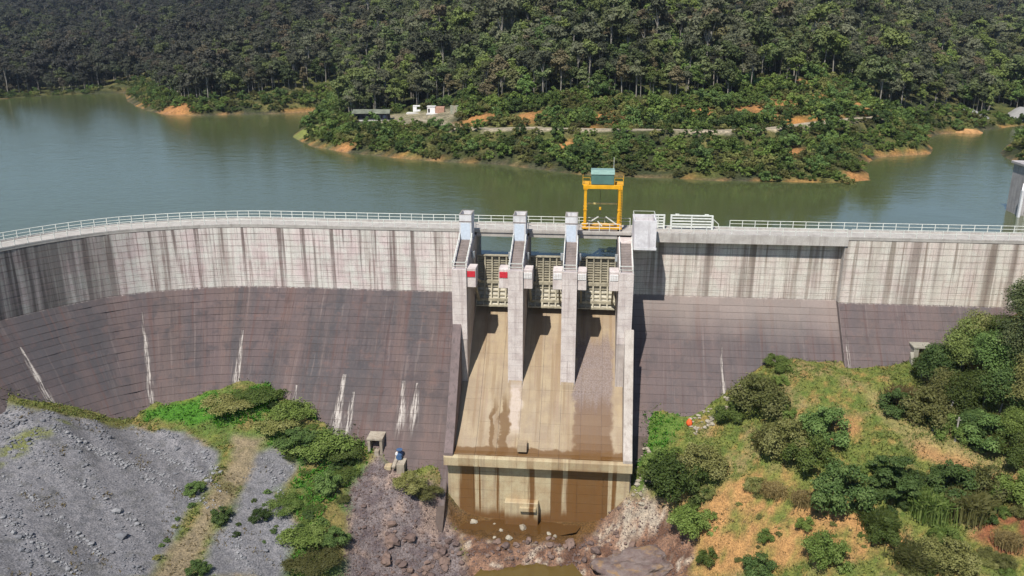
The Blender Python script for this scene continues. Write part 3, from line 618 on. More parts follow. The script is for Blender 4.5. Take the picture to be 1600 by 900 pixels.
MB().prism([(0.68, 8.55), (1.3, 9.08), (3.05, 9.08), (3.7, 8.55), (3.7, 8.62), (3.08, 9.16), (1.28, 9.16), (0.66, 8.62)], 11.68, 15.18).build('roof_sheet', M_GRNR, cab)
for side in (0, 1):
    xa, xb = (10.5, 11.6) if side == 0 else (15.2, 16.5); m = MB()
    for z in (7.6, 8.1): m.bar((xa, 0.75, z), (xb, 0.75, z), 0.045).bar((xa if side == 0 else xb, 0.75, z), (xa if side == 0 else xb, 3.6, z), 0.045)
    for x in (xa, xb): m.bar((x, 0.75, 7.05), (x, 0.75, 8.1), 0.045)
    Pc(m, 'guard_rail', M_YEL)
Pc(MB().bar((15.05, 2.5, 7.1), (15.05, 2.5, 10.9), 0.05), 'antenna', M_RAIL)
Pc(MB().bar((13.2, 2.2, 6.4), (13.2, 2.2, 3.4), 0.05), 'hoist_rope', M_CABLE)
hk = Pc(MB().box(13.05, 13.35, 2.1, 2.3, 2.95, 3.4), 'hook_block', M_YEL, bevel=0.03); MB().tube([(13.2, 2.2, 2.95), (13.2, 2.2, 2.7), (13.32, 2.2, 2.55), (13.2, 2.2, 2.42), (13.08, 2.2, 2.52)], 0.05, 6).build('hook', M_CABLE, hk)
m = MB()
for k in range(14): m.bar((16.05, 0.6, 0.9 + 0.4 * k), (16.4, 0.6, 0.9 + 0.4 * k), 0.035)
for x in (16.05, 16.4): m.bar((x, 0.6, 0.6), (x, 0.6, 7.0), 0.04)
Pc(m, 'ladder', M_YEL)
# lifting beam parts leaning inside the crane
for (a, b, lab) in (((11.4, 3.0, 0.7), (13.0, 3.0, 1.75), 'pale steel strut leaning to the right below the crane, at its left leg'), ((15.7, 3.0, 0.65), (14.1, 3.0, 1.75), 'pale steel strut leaning to the left below the crane, at its right leg'), ((13.5, 2.6, 0.45), (12.9, 2.6, 1.1), 'short pale steel strut in the middle below the crane hook')):
    b_ = MB().bar(a, b, 0.16, 0.16).bar(Vector(a) + Vector((-.1, 0, -.05)), Vector(a) + Vector((.1, 0, -.05)), 0.24, 0.1); tag(b_.build('steel_strut', M_RAIL), lab, 'strut', 'struts under the crane')
# stop-log frames stored upright on the crest
def rack(x0, x1, label, brace):
    r = empty('stoplog_frame', label, 'steel frame', 'stop-log frames stored on the crest', loc=((x0 + x1) / 2, 3.2, 0))
    def Q(mb, n): o = mb.build(n, M_RAIL, r, bevel=0.015); o.location = (-(x0 + x1) / 2, -3.2, 0)
    for z in (0.35, 0.80, 1.25, 1.70, 2.12): Q(MB().box(x0 + 0.13, x1 - 0.13, 3.05, 3.4, z - 0.09, z + 0.09), 'cross_bar')
    for x in (x0, x1 - 0.26): Q(MB().box(x, x + 0.26, 3.0, 3.45, 0.05, 2.2), 'end_post')
    Q(MB().box((x0 + x1) / 2 - 0.08, (x0 + x1) / 2 + 0.08, 3.02, 3.43, 0.1, 2.18), 'stiffener')
    if brace:
        for x in (x0 + 1.0, x1 - 1.0): Q(MB().box(x - 0.3, x + 0.3, 3.1, 3.35, 2.215, 2.36), 'lifting_lug')
        Q(MB().bar((x1 + 0.05, 3.2, 1.6), (x1 + 0.85, 3.2, 0.9), 0.1).bar((x1 + 0.85, 3.2, 0.05), (x1 + 0.85, 3.2, 0.95), 0.1).bar((x1 + 0.05, 3.2, 0.05), (x1 + 0.05, 3.2, 1.7), 0.1), 'brace')
rack(21.0, 23.1, 'short pale steel slatted frame standing against the whitewashed box', False)
rack(23.9, 30.3, 'long pale steel slatted frame standing on the crest behind the walkway', True)
# outlet portal, valve block and pump at the toe of the left wing
oc = dam_hit(590, 690)[2]
M_OUT = concrete('outlet_concrete', (0.42, 0.37, 0.29), (0.18, 0.13, 0.10), 0.5)
ou = empty('outlet_portal', 'small concrete outlet portal with a dark opening at the dam toe', 'portal', loc=tuple(oc), scale=0.8)
MB().box(-1.45, -0.95, -1.6, 1.8, -2.2, 1.05).build('side_wall', M_OUT, ou, bevel=0.04); MB().box(0.75, 1.25, -1.6, 1.8, -2.2, 1.05).build('side_wall', M_OUT, ou, bevel=0.04)
MB().box(-1.55, 1.35, -1.7, 1.8, 1.052, 1.45).build('roof_slab', M_OUT, ou, bevel=0.04); MB().box(-0.94, 0.74, 1.0, 1.5, -2.2, 1.05).build('rear_wall', M_DARK, ou)
MB().box(-0.2, 0.6, -1.9, 0.6, -2.0, -0.9).build('pipe_plinth', M_OUT, ou, bevel=0.04)
vc = dam_hit(622, 722)[2]
vb = empty('valve_block', 'low concrete valve block stained brown below the blue pump', 'concrete block', loc=tuple(vc))
MB().box(0.15, 1.25, -1.7, 1.5, -2.6, 0.55).build('right_wall', M_OUT, vb, bevel=0.04); MB().box(-1.7, -0.75, -1.4, 1.5, -2.6, -0.05).build('left_wall', M_APRON, vb, bevel=0.04)
MB().box(-0.74, 0.14, -0.2, 1.5, -2.6, -0.1).build('back_wall', M_DARK, vb)
MB().bar((-0.3, -1.75, 0.0), (-0.1, 0.5, 0.75), 0.55, 0.5).build('discharge_pipe', M_OUT, vb, bevel=0.1)
pm = empty('pump', 'blue steel pump with hand wheel on the valve block', 'pump', loc=(vc[0] + 0.25, vc[1] + 0.1, vc[2] + 0.56))
M_PB = plain('blue_pump_paint', (0.06, 0.12, 0.24), 0.4, 0.0, 0.3)
MB().tube([(0, -0.6, 0.45), (0, 0.7, 0.45)], 0.42, 12).build('casing', M_PB, pm); MB().tube([(0, 0, 0.7), (0, 0, 1.35)], 0.18, 10).build('bonnet', M_PB, pm); MB().tube([(0, 0, 1.36), (0, 0, 1.44)], 0.45, 12).build('hand_wheel', M_PB, pm)
MB().box(-0.4, 0.4, -0.4, 0.5, 0.0, 0.12).build('base_plate', M_STEEL, pm); MB().tube([(-0.42, -0.2, 0.75), (-0.42, 0.2, 0.75)], 0.2, 10).build('flange', M_WBOARD, pm)
# gallery entrance on the right wing
gc = dam_hit(1437, 553)[2]
ge = empty('gallery_entrance', 'small concrete gallery entrance with a square dark doorway on the right wing', 'entrance', loc=tuple(gc))
M_GAL = concrete('gallery_concrete', (0.36, 0.34, 0.28), (0.18, 0.16, 0.13), 0.4)
MB().box(-1.2, -0.5, -0.9, 2.2, -1.2, 1.15).build('side_wall', M_GAL, ge, bevel=0.03); MB().box(0.8, 1.4, -0.9, 2.2, -1.2, 1.15).build('side_wall', M_GAL, ge, bevel=0.03)
MB().box(-1.3, 1.5, -1.0, 2.2, 1.152, 1.4).build('roof_slab', M_GAL, ge, bevel=0.03); MB().box(-0.5, 0.8, -0.5, -0.3, -1.2, 1.15).build('door', plain('rusty_door', (0.10, 0.065, 0.03), 0.8, 0, 0.4, 2), ge)
MB().prism([(-0.9, 0.6), (-2.2, -1.2), (-0.9, -1.2)], -1.7, -1.22).build('wing_wall', M_GAL, ge)
# intake tower in the reservoir
it_b = atZ(1600, 338, WL)
itw = empty('intake_tower', 'slender concrete intake tower with a white gauge standing in the reservoir', 'intake tower', loc=(float(it_b[0]), float(it_b[1]), WL))
M_INT = concrete('intake_concrete', (0.46, 0.43, 0.42), (0.2, 0.18, 0.18), 0.5)
MB().box(-0.9, 0.1, 0.5, 5.5, -6, 9.4).build('side_pier', M_INT, itw, bevel=0.05); MB().box(3.2, 4.3, 0.5, 5.5, -6, 9.4).build('side_pier', M_INT, itw, bevel=0.05); MB().box(0.1, 3.2, 2.8, 3.4, -6, 9.4).build('screen_wall', plain('dark_screen', (0.10, 0.09, 0.085), 0.8), itw)
MB().box(-1.3, 4.7, 0.1, 5.9, 9.401, 9.9).build('top_slab', M_INT, itw, bevel=0.05); MB().box(-1.75, -1.35, -1.2, -0.6, -6, 5.2).build('guide_pile', M_WHITE, itw); MB().bar((-1.55, -0.9, 5.1), (-0.6, 1.0, 6.4), 0.3).build('strut', M_WHITE, itw)
gp = MB().box(0.12, 0.85, 0.30, 0.49, -1, 4.4).build('gauge_board', M_WBOARD, itw)
m = MB()
for k in range(5): m.box(0.14 if k % 2 else 0.5, 0.48 if k % 2 else 0.84, 0.285, 0.2995, 0.1 + 0.8 * k, 0.5 + 0.8 * k)
m.build('gauge_mark', M_DARK, gp)
# ---------------------------------------------------------------- ground below the dam
_cont = [(0, 614), (60, 622), (120, 634), (205, 652), (230, 632), (330, 608), (420, 600), (445, 620), (470, 638), (520, 655), (558, 668), (600, 712), (640, 735), (690, 748), (1000, 645), (1070, 648), (1120, 618), (1160, 590), (1200, 565), (1300, 565), (1430, 560)]
_pts = []
for q in _cont:
    h = dam_hit(*q)[2]; _pts.append((h[0], h[1], h[2]))
for x, y, z in [(0, 640, -19.3), (0, 700, -21.3), (60, 660, -20.6), (110, 665, -22.0), (220, 665, -25.4), (0, 780, -23.5), (0, 900, -25.8), (100, 740, -23.9), (100, 900, -28.2), (200, 720, -25.7), (200, 820, -28.6), (220, 900, -30.7),
                (300, 700, -26.6), (320, 780, -29.0), (380, 700, -27.0), (350, 760, -29.0), (310, 820, -30.5), (270, 900, -32.0), (300, 640, -24.3), (400, 640, -24.2), (400, 665, -25.6), (420, 760, -30.2), (400, 850, -32.6), (360, 900, -33.6), (450, 900, -35.6),
                (470, 680, -26.9), (530, 690, -28.3), (500, 780, -31.5), (500, 880, -35.0), (560, 720, -30), (600, 760, -31.9), (640, 770, -32.4), (670, 785, -33.7), (692, 792, -34.9), (700, 770, -33.5), (600, 850, -36.3), (680, 812, -35.9), (700, 860, -38.2), (560, 900, -37.5),
                (708, 806, -36.6), (720, 830, -37.2), (800, 822, -37.75), (750, 822, -37.7), (850, 822, -37.7), (740, 846, -37.15), (800, 852, -37.2), (860, 848, -37.2), (900, 856, -38.3), (820, 890, -39.4), (760, 900, -39.4), (900, 835, -37.8), (950, 800, -35.6), (985, 762, -31.6), (1000, 720, -29.2), (1010, 690, -27.2), (1010, 770, -31.4), (1050, 690, -26), (1050, 740, -28.5), (1080, 820, -32.8), (1020, 850, -36.8), (1000, 900, -39.2), (1100, 890, -36.3),
                (1100, 660, -24.3), (1130, 640, -22.8), (1140, 720, -26.4), (1160, 780, -29), (1200, 850, -31.5), (1220, 900, -33), (1200, 600, -19.3), (1250, 650, -21.2), (1300, 620, -19.2), (1350, 620, -19.0), (1400, 600, -18.0), (1280, 720, -23.8), (1340, 700, -22), (1420, 660, -20.2), (1500, 700, -21), (1600, 730, -21.3),
                (1300, 820, -27.7), (1400, 800, -26), (1500, 820, -26.2), (1600, 820, -25), (1320, 900, -30.3), (1450, 900, -29), (1600, 900, -28), (1480, 610, -17.6), (1540, 580, -13.8), (1600, 560, -11), (1600, 640, -16.5), (1700, 540, -6), (1700, 650, -13), (1900, 600, -2),
                (-200, 700, -17), (-200, 900, -22), (1800, 800, -20), (1800, 950, -26), (200, 1050, -34), (500, 1050, -39), (800, 1050, -41), (1000, 1050, -41), (1300, 1050, -34), (1600, 1050, -30)]:
    p = atZ(x, y, z); _pts.append((p[0], p[1], z))
for s, z in ((-95, -13), (-90, -15.5), (70, -12.5), (80, -8), (100, -2)):
    p = face_pt(s, z); _pts.append((p[0], p[1], z))
_pts = np.array(_pts); _tps = TPS(_pts[:, :2], _pts[:, 2], 0.6)
def ground_base(X, Y): return np.clip(_tps(X, Y), -43, 12)
def ground_hit(x, y):
    r = ray(x, y); r = r / np.hypot(r[0], r[1]); t = np.arange(50, 160, 0.5); Q = CAM[None] + r[None] * t[:, None]; g = ground_base(Q[:, 0], Q[:, 1])
    i = int(np.argmax(Q[:, 2] < g)); a, b = t[i - 1], t[i]
    for _ in range(8):
        mdl = (a + b) / 2; P = CAM + r * mdl
        if P[2] < ground_base(P[0], P[1]): b = mdl
        else: a = mdl
    return CAM + r * b
def zone(px): return [tuple(ground_hit(*q)[:2]) for q in px]
Z = dict(
    knoll=zone([(222, 640), (330, 612), (440, 604), (480, 645), (560, 675), (585, 705), (545, 760), (540, 905), (445, 905), (470, 820), (430, 770), (470, 730), (430, 690), (395, 705), (350, 690), (290, 672), (225, 658)]),
    bright=zone([(228, 640), (330, 612), (350, 620), (345, 650), (300, 668), (228, 655)]),
    path=zone([(365, 680), (412, 684), (388, 740), (346, 795), (314, 850), (298, 905), (240, 905), (274, 850), (316, 790), (355, 735)]),
    wstrip=zone([(0, 618), (120, 638), (205, 656), (195, 668), (100, 648), (0, 630)]),
    ridge=zone([(0, 695), (60, 665), (110, 655), (120, 668), (60, 690), (0, 730)]),
    gravel=zone([(0, 628), (100, 646), (200, 664), (290, 676), (345, 705), (330, 760), (290, 810), (250, 870), (230, 905), (-60, 905), (-60, 640)]),
    gravel2=zone([(395, 705), (440, 700), (470, 730), (440, 780), (470, 820), (445, 905), (312, 905), (330, 850), (370, 790)]),
    purple=zone([(545, 760), (585, 705), (620, 730), (690, 790), (720, 840), (740, 905), (525, 905)]),
    river=zone([(690, 770), (740, 800), (860, 815), (960, 790), (1000, 770), (1040, 790), (1090, 850), (1080, 905), (730, 905), (715, 830)]),
    wet=zone([(695, 780), (760, 800), (860, 812), (940, 795), (930, 830), (880, 850), (800, 850), (730, 840)]),
    pale=zone([(985, 770), (1010, 760), (1025, 800), (1000, 835), (930, 835), (960, 800)]),
    bank=zone([(1000, 650), (1075, 652), (1050, 690), (1020, 720), (1000, 770), (990, 700)]),
    cut=zone([(1085, 790), (1130, 765), (1180, 735), (1240, 745), (1300, 775), (1340, 800), (1420, 840), (1470, 905), (1070, 905), (1090, 860)]),
    cut2=zone([(1420, 685), (1480, 700), (1600, 725), (1600, 760), (1500, 745), (1440, 720)]),
    cut3=zone([(1310, 650), (1352, 650), (1345, 685), (1305, 700), (1290, 690)]),
    red=zone([(1535, 790), (1610, 780), (1610, 870), (1560, 870), (1520, 840)]),
    track=zone([(1340, 600), (1400, 620), (1440, 660), (1600, 715), (1600, 735), (1420, 690), (1370, 650)]))
xs = np.arange(-100, 108.01, 0.42); ys = np.arange(-78, 2.01, 0.42); GX, GY = np.meshgrid(xs, ys); GZ = ground_base(GX, GY)
def w_of(k, soft=0.8, j=0.9): return sstep(-soft, soft, poly_sd(GX, GY, Z[k]) + (fbm(GX * 0.5, GY * 0.5, 5, 4) - 0.5) * 2 * j)
W = {k: w_of(k) for k in Z}
n1 = fbm(GX * 0.35, GY * 0.35, 21, 4); n2 = fbm(GX * 1.1, GY * 1.1, 31, 3); n3 = fbm(GX * 0.9, GY * 0.9, 41, 3)
down = (GX * 0.75 - GY * 0.66); across = (GX * 0.66 + GY * 0.75)
furrow = fbm(across * 0.42, down * 0.035, 51, 3)
def lay(C, c, w): return C * (1 - w[..., None]) + np.asarray(c)[None, None] * w[..., None]
C = np.ones(GX.shape + (3,)) * np.array([0.128, 0.145, 0.036])                        # rough grass
C = lay(C, (0.20, 0.16, 0.07), sstep(0.45, 0.7, n1)); C = lay(C, (0.075, 0.115, 0.025), sstep(0.5, 0.7, n2) * 0.8)
C = lay(C, (0.30, 0.17, 0.065), sstep(0.58, 0.72, n3) * 0.5)
gr = np.maximum(W['gravel'], W['gravel2'])
gcol = np.array([0.165, 0.162, 0.172])[None, None] * (0.45 + 1.1 * furrow[..., None]); C = C * (1 - gr[..., None]) + gcol * gr[..., None]
C = lay(C, (0.085, 0.085, 0.08), gr * sstep(0.62, 0.75, n3) * 0.5)
C = lay(C, (0.158, 0.132, 0.130), W['purple']); C = lay(C, (0.085, 0.066, 0.07), W['purple'] * sstep(0.45, 0.65, n2) * 0.8); C = lay(C, (0.25, 0.185, 0.155), W['purple'] * sstep(0.5, 0.65, n1))
C = lay(C, (0.20, 0.118, 0.080), W['river']); C = lay(C, (0.105, 0.058, 0.040), W['river'] * sstep(0.48, 0.62, n2)); C = lay(C, (0.36, 0.30, 0.24), W['river'] * sstep(0.6, 0.72, n3))
C = lay(C, (0.10, 0.055, 0.02), W['wet']); C = lay(C, (0.33, 0.28, 0.22), W['pale'] * (0.2 + 0.6 * sstep(0.45, 0.65, n2)))
C = lay(C, (0.055, 0.15, 0.018), W['bright']); C = lay(C, (0.075, 0.13, 0.03), W['knoll'] * 0.75 * (1 - W['bright'])); C = lay(C, (0.17, 0.14, 0.05), W['knoll'] * sstep(0.5, 0.65, n1) * (1 - W['bright']))
C = lay(C, (0.205, 0.165, 0.105), W['path']); C = lay(C, (0.11, 0.105, 0.04), W['path'] * sstep(0.5, 0.62, n1) * 0.8)
C = lay(C, (0.11, 0.11, 0.035), W['wstrip']); C = lay(C, (0.14, 0.15, 0.06), W['ridge'] * sstep(0.35, 0.6, n2))
C = lay(C, (0.085, 0.14, 0.028), W['bank']); 
for k, c in (('cut', (0.33, 0.185, 0.075)), ('cut2', (0.31, 0.18, 0.08)), ('cut3', (0.30, 0.17, 0.07)), ('red', (0.20, 0.075, 0.04))): C = lay(C, c, W[k] * sstep(0.25, 0.55, n1 * 0.5 + n3 * 0.5))
C = lay(C, (0.24, 0.20, 0.085), W['track'] * 0.7)
relief = (n2 - 0.5) * 0.30 + (n1 - 0.5) * 0.5
relief = relief * (1 - gr) + gr * ((furrow - 0.5) * 0.7 + (fbm(GX * 2, GY * 2, 61, 3) - 0.5) * 0.05)
rough_ = np.maximum(W['river'], W['purple']); relief = relief + rough_ * ((fbm(GX * 0.9, GY * 0.9, 71, 4) - 0.5) * (0.5 * W['purple'] + 1.5 * W['river']))
relief = relief + W['cut'] * (fbm(GX * 0.8, GY * 0.8, 81, 4) - 0.5) * 1.0
relief = relief * (1 - 0.85 * W['path']) * (1 - 0.6 * W['wet'])
GZ = GZ + relief
behind = np.zeros(GX.shape, bool)
for _i in range(0, len(_ss), 4):
    _k = (np.hypot(GX - _sp[_i, 0], GY - _sp[_i, 1]) < 40) & (((GX - _sp[_i, 0]) * _sn[_i, 0] + (GY - _sp[_i, 1]) * _sn[_i, 1]) < -1.0) & (np.abs((GX - _sp[_i, 0]) * _sn[_i, 1] - (GY - _sp[_i, 1]) * _sn[_i, 0]) < 1.2); behind |= _k
GZ = np.where(behind, np.minimum(GZ, -14.0), GZ)
def grid_mesh(name, X, Y, Zv, col=None, smooth=True):
    h, w = X.shape; V = np.stack([X, Y, Zv], -1).reshape(-1, 3); i = np.arange(h * w).reshape(h, w)
    F = np.stack([i[:-1, :-1], i[:-1, 1:], i[1:, 1:], i[1:, :-1]], -1).reshape(-1, 4); me = mesh_np(name, V, F, smooth)
    if col is not None:
        a = me.attributes.new('albedo', 'FLOAT_COLOR', 'POINT'); a.data.foreach_set('color', np.c_[np.clip(col.reshape(-1, 3), 0, 1), np.ones(h * w)].astype(np.float32).ravel())
    return me
def ground_material(name, bump=0.6, fine=5.0, dist=0.12):
    t = NT(name, 0.95, 0.15); c = t.attr('albedo'); p = t.pos(); a = t.noise(p, fine, 6, 0.7); b = t.noise(p, fine * 0.25, 5, 0.65); v = t.n('TexVoronoi'); t.set(v.inputs['Vector'], p); v.inputs['Scale'].default_value = fine * 0.8
    c = t.mix(1.0, c, t.mix(t.step(a, 0.3, 0.7), (0.62, 0.62, 0.62), (1.35, 1.33, 1.30)), 'MULTIPLY'); c = t.mix(1.0, c, t.mix(t.step(b, 0.3, 0.7), (0.78, 0.79, 0.80), (1.2, 1.18, 1.15)), 'MULTIPLY')
    t.col(c).bump(t.math('ADD', a, t.math('MULTIPLY', v.outputs['Distance'], 0.7)), bump, dist); return t.m
M_GROUND = ground_material('ground_earth')
gnd = obj_me('ground', grid_mesh('ground', GX, GY, GZ, C), M_GROUND); tag(gnd, 'valley ground of gravel, grass and orange earth below the dam', kind='structure')
def ground_z(X, Y):
    fx = np.clip((np.asarray(X, float) - xs[0]) / 0.42, 0, len(xs) - 1.001); fy = np.clip((np.asarray(Y, float) - ys[0]) / 0.42, 0, len(ys) - 1.001); ix = fx.astype(int); iy = fy.astype(int); ax = fx - ix; ay = fy - iy
    return (GZ[iy, ix] * (1 - ax) + GZ[iy, ix + 1] * ax) * (1 - ay) + (GZ[iy + 1, ix] * (1 - ax) + GZ[iy + 1, ix + 1] * ax) * ay
def gsample(F, X, Y):
    ix = np.clip(np.round((np.asarray(X, float) - xs[0]) / 0.42).astype(int), 0, len(xs) - 1); iy = np.clip(np.round((np.asarray(Y, float) - ys[0]) / 0.42).astype(int), 0, len(ys) - 1); return F[iy, ix]
# far ground beyond the valley sheet so that the land goes on
# ---------------------------------------------------------------- reservoir
def water_material():
    t = NT('reservoir_water', 0.06, 0.5); p = t.pos(); x, y, z = t.sep(p)
    n = t.noise(p, 0.012, 3, 0.5); c = t.mix(n, (0.066, 0.079, 0.030), (0.074, 0.087, 0.034)); t.col(c); t.b.inputs['IOR'].default_value = 1.50
    # wind ruffles the open water to the west and east, the lee of the wooded spur stays smooth
    wp = t.noise(p, 0.010, 3, 0.5); ax = t.math('ABSOLUTE', t.math('SUBTRACT', t.math('ADD', x, t.math('MULTIPLY', t.math('SUBTRACT', wp, 0.5), 60.0)), 30.0)); ruff = t.step(ax, 38.0, 62.0)
    r1 = t.noise(p, 1.0, 3, 0.6, sc=(0.9, 1.3, 1)); r2 = t.noise(p, 1.0, 2, 0.5, sc=(0.22, 0.3, 1))
    t.rough(t.math('MULTIPLY_ADD', ruff, 0.06, 0.07))
    b = t.n('Bump'); t.set(b.inputs['Strength'], t.math('MULTIPLY_ADD', ruff, 0.22, 0.10)); b.inputs['Distance'].default_value = 0.25; t.set(b.inputs['Height'], t.math('ADD', t.math('MULTIPLY', r1, 0.5), r2)); t.t.links.new(b.outputs[0], t.b.inputs['Normal'])
    return t.m
wx = [-900, -300, -79, -60, -40, -20, 115, 300, 900]
V = []; F = []
edge = [(-900.0, -45.0), (-88.0, -45.0)] + [tuple(axis(s)[0] - axis(s)[1] * 3.2) for s in np.arange(SMIN + 4, -20, 3.0)] + [(-20.0, 3.2), (-7.0, 3.0), (-5.2, 1.5), (18.0, 1.5), (19.0, 3.2), (115.0, 3.2), (900.0, 3.2)]
for x, y in edge: V += [(x, y, WL), (x, 1300.0, WL)]
F = [(2 * i, 2 * i + 2, 2 * i + 3, 2 * i + 1) for i in range(len(edge) - 1)]
wat = obj_me('reservoir_water', mesh_np('reservoir_water', V, F), water_material()); tag(wat, 'still green-grey reservoir water behind the dam', kind='structure')
# ---------------------------------------------------------------- land round the reservoir
SHORE = [(-700, 175), (-250, 168), (0, 156), (60, 151), (130, 147), (196, 145), (200, 158), (225, 172), (262, 180), (312, 181), (370, 179), (430, 178), (500, 174), (478, 196), (456, 214), (490, 230), (545, 239), (640, 249), (700, 253), (780, 257), (850, 266), (900, 273), (960, 276), (1030, 279), (1100, 282), (1200, 285), (1330, 288), (1366, 281), (1345, 263), (1365, 246), (1450, 241), (1456, 231), (1440, 216), (1470, 209), (1532, 208), (1536, 203), (1600, 196), (1750, 190), (2200, 185)]
mainland = [tuple(atZ(x, y, WL)[:2]) for x, y in SHORE]
a0, a1 = mainland[0], mainland[-1]; mainland = mainland + [(a1[0] + 600, a1[1] + 200), (1500, 1700), (-1500, 1700), (a0[0] - 500, a0[1] + 100)]
eastbank = [tuple(atZ(x, y, WL)[:2]) for x, y in [(1605, 262), (1578, 250), (1566, 240), (1592, 214), (1615, 206), (1700, 202)]]; eastbank += [(400, 170), (400, 20), (150, 10), (118, 18), (112, 30)]
_hp = []
for px, D, h in [(-300, 470, 2), (-300, 600, 13), (-300, 1000, 60), (-300, 1200, 96), (0, 470, 2), (0, 560, 11), (0, 700, 24), (0, 1000, 59), (0, 1200, 92), (200, 480, 3), (200, 600, 14), (200, 750, 27), (200, 1000, 59), (200, 1200, 90), (350, 350, 4), (350, 420, 10), (350, 550, 22), (350, 800, 45), (350, 1000, 64), (350, 1200, 84),
                 (460, 262, 0.6), (500, 275, 4), (550, 250, 3.5), (550, 300, 5), (550, 340, 10), (550, 420, 18), (550, 560, 32), (550, 800, 56), (550, 1000, 72), (640, 290, 5.5), (650, 330, 9.5), (620, 250, 4.5), (700, 250, 6.3), (700, 290, 7.5), (700, 340, 16), (700, 420, 31), (700, 520, 46), (700, 700, 64),
                 (850, 222, 4), (850, 240, 8), (850, 262, 12), (850, 300, 20), (850, 350, 33), (850, 420, 46), (850, 520, 56), (850, 800, 70), (1000, 215, 4), (1000, 240, 8), (1000, 262, 13), (1000, 300, 22), (1000, 350, 36), (1000, 420, 49), (1000, 550, 60), (1000, 800, 72),
                 (1150, 215, 4.5), (1150, 240, 8), (1150, 265, 13), (1150, 300, 21), (1150, 350, 33), (1150, 420, 44), (1150, 600, 60), (1300, 215, 4), (1300, 245, 9), (1300, 280, 15), (1300, 330, 23), (1300, 420, 34), (1300, 600, 50), (1300, 900, 70), (1450, 270, 5), (1450, 330, 6), (1450, 420, 13), (1450, 600, 29), (1450, 900, 56), (1450, 1200, 84), (1600, 330, 3), (1600, 420, 9), (1600, 600, 26), (1600, 900, 55), (1600, 1200, 84), (1900, 420, 9), (1900, 600, 28), (1900, 1000, 66), (800, 1300, 90), (100, 1300, 90), (1500, 1300, 90)]:
    q = atD(px, D); _hp.append((q[0], q[1], h))
_hp = np.array(_hp); _tph = TPS(_hp[:, :2], _hp[:, 2], 30.0)
ROAD = [tuple(atZ(x, y, WL + h)[:2]) + (WL + h,) for x, y, h in [(655, 187, 6.0), (690, 194, 6.4), (720, 200, 6.8), (760, 201, 7.2), (820, 200, 7.6), (880, 201, 7.9), (960, 202, 8.1), (1050, 203, 8.2), (1130, 204, 8.3), (1210, 200, 8.5), (1260, 194, 8.8), (1320, 187, 9.0), (1372, 183, 9.0)]]
def road_interp(X, Y):
    best = np.full(np.shape(X), 1e18); zz = np.zeros(np.shape(X)); sd = np.zeros(np.shape(X))
    for a, b in zip(ROAD[:-1], ROAD[1:]):
        e = np.array(b[:2]) - np.array(a[:2]); t = np.clip(((X - a[0]) * e[0] + (Y - a[1]) * e[1]) / (e @ e), 0, 1); d = (X - a[0] - e[0] * t) ** 2 + (Y - a[1] - e[1] * t) ** 2
        k = d < best; best = np.where(k, d, best); zz = np.where(k, a[2] + (b[2] - a[2]) * t, zz); sd = np.where(k, np.sign(e[0] * (Y - a[1]) - e[1] * (X - a[0])), sd)
    return np.sqrt(best), zz, sd
def land_h(X, Y):
    X = np.asarray(X, float); Y = np.asarray(Y, float)
    sd = np.maximum(poly_sd(X, Y, mainland), poly_sd(X, Y, eastbank)) + (fbm(X * 0.12, Y * 0.12, 91, 3) - 0.5) * 2.0
    T = np.maximum(_tph(X, Y), 0.5); T = np.where(poly_sd(X, Y, eastbank) > -3, 9.0, T); bank = np.where(sd > 0, 0.3 + sd * 0.62, sd * 0.45); h = np.where(sd > 0, -np.log(np.exp(-np.minimum(bank, 60) / 1.5) + np.exp(-np.minimum(T, 200) / 1.5)) * 1.5, np.maximum(bank, -10))
    h = np.where(np.minimum(bank, T) > 40, np.minimum(bank, T), h)
    h = h + np.where(sd > 4, (fbm(X * 0.013, Y * 0.013, 95, 4) - 0.45) * np.clip((T - 8) * 0.9, 0, 30) * (0.35 + 0.65 * sstep(-130, -30, X) * sstep(260, 150, X)) + (fbm(X * 0.2, Y * 0.2, 97, 3) - 0.5) * 1.2, 0)
    rd, rz, side = road_interp(X, Y); k = sstep(6.5, 2.4, rd) * (sd > 0); z = WL + h; z = z * (1 - k) + rz * k
    return z, sd, rd, side
lx = np.r_[np.arange(-1010, -600, 12.0), np.arange(-600, -160, 7.0), np.arange(-160, 260, 2.6), np.arange(260, 760, 7.0)]; ly = np.r_[np.arange(18, 60, 4), np.arange(60, 270, 2.4), np.arange(270, 420, 4.5), np.arange(420, 1150, 10.0)]
LX, LY = np.meshgrid(lx, ly); LZ, LSD, LRD, LSIDE = land_h(LX, LY)
q1 = fbm(LX * 0.08, LY * 0.08, 101, 4); q2 = fbm(LX * 0.3, LY * 0.3, 103, 3)
HC = np.ones(LX.shape + (3,)) * np.array([0.035, 0.042, 0.018]); HC = lay(HC, (0.075, 0.085, 0.025), sstep(0.45, 0.65, q1)); HC = lay(HC, (0.12, 0.11, 0.04), sstep(0.55, 0.7, q2) * sstep(70, 20, LSD))
HC = lay(HC, (0.33, 0.175, 0.06), sstep(2.0, 0.8, LSD) * sstep(0.4, 0.6, q1 * 0.6 + q2 * 0.4))
cutm = (LSIDE > 0) * sstep(2.0, 3.0, LRD) * sstep(10.5, 6.5, LRD) * sstep(0.56, 0.66, fbm(LX * 0.07, LY * 0.02, 107, 3)); HC = lay(HC, (0.40, 0.19, 0.055), cutm)
HC = lay(HC, (0.37, 0.31, 0.23), sstep(2.7, 1.9, LRD))
def land_hit(x, y):
    r = ray(x, y); r = r / np.hypot(r[0], r[1]); t = np.arange(140, 1000, 2.0); Q = CAM[None] + r[None] * t[:, None]; k = Q[:, 2] < land_h(Q[:, 0], Q[:, 1])[0]; i = int(np.argmax(k)) if k.any() else len(t) - 1; return Q[i]
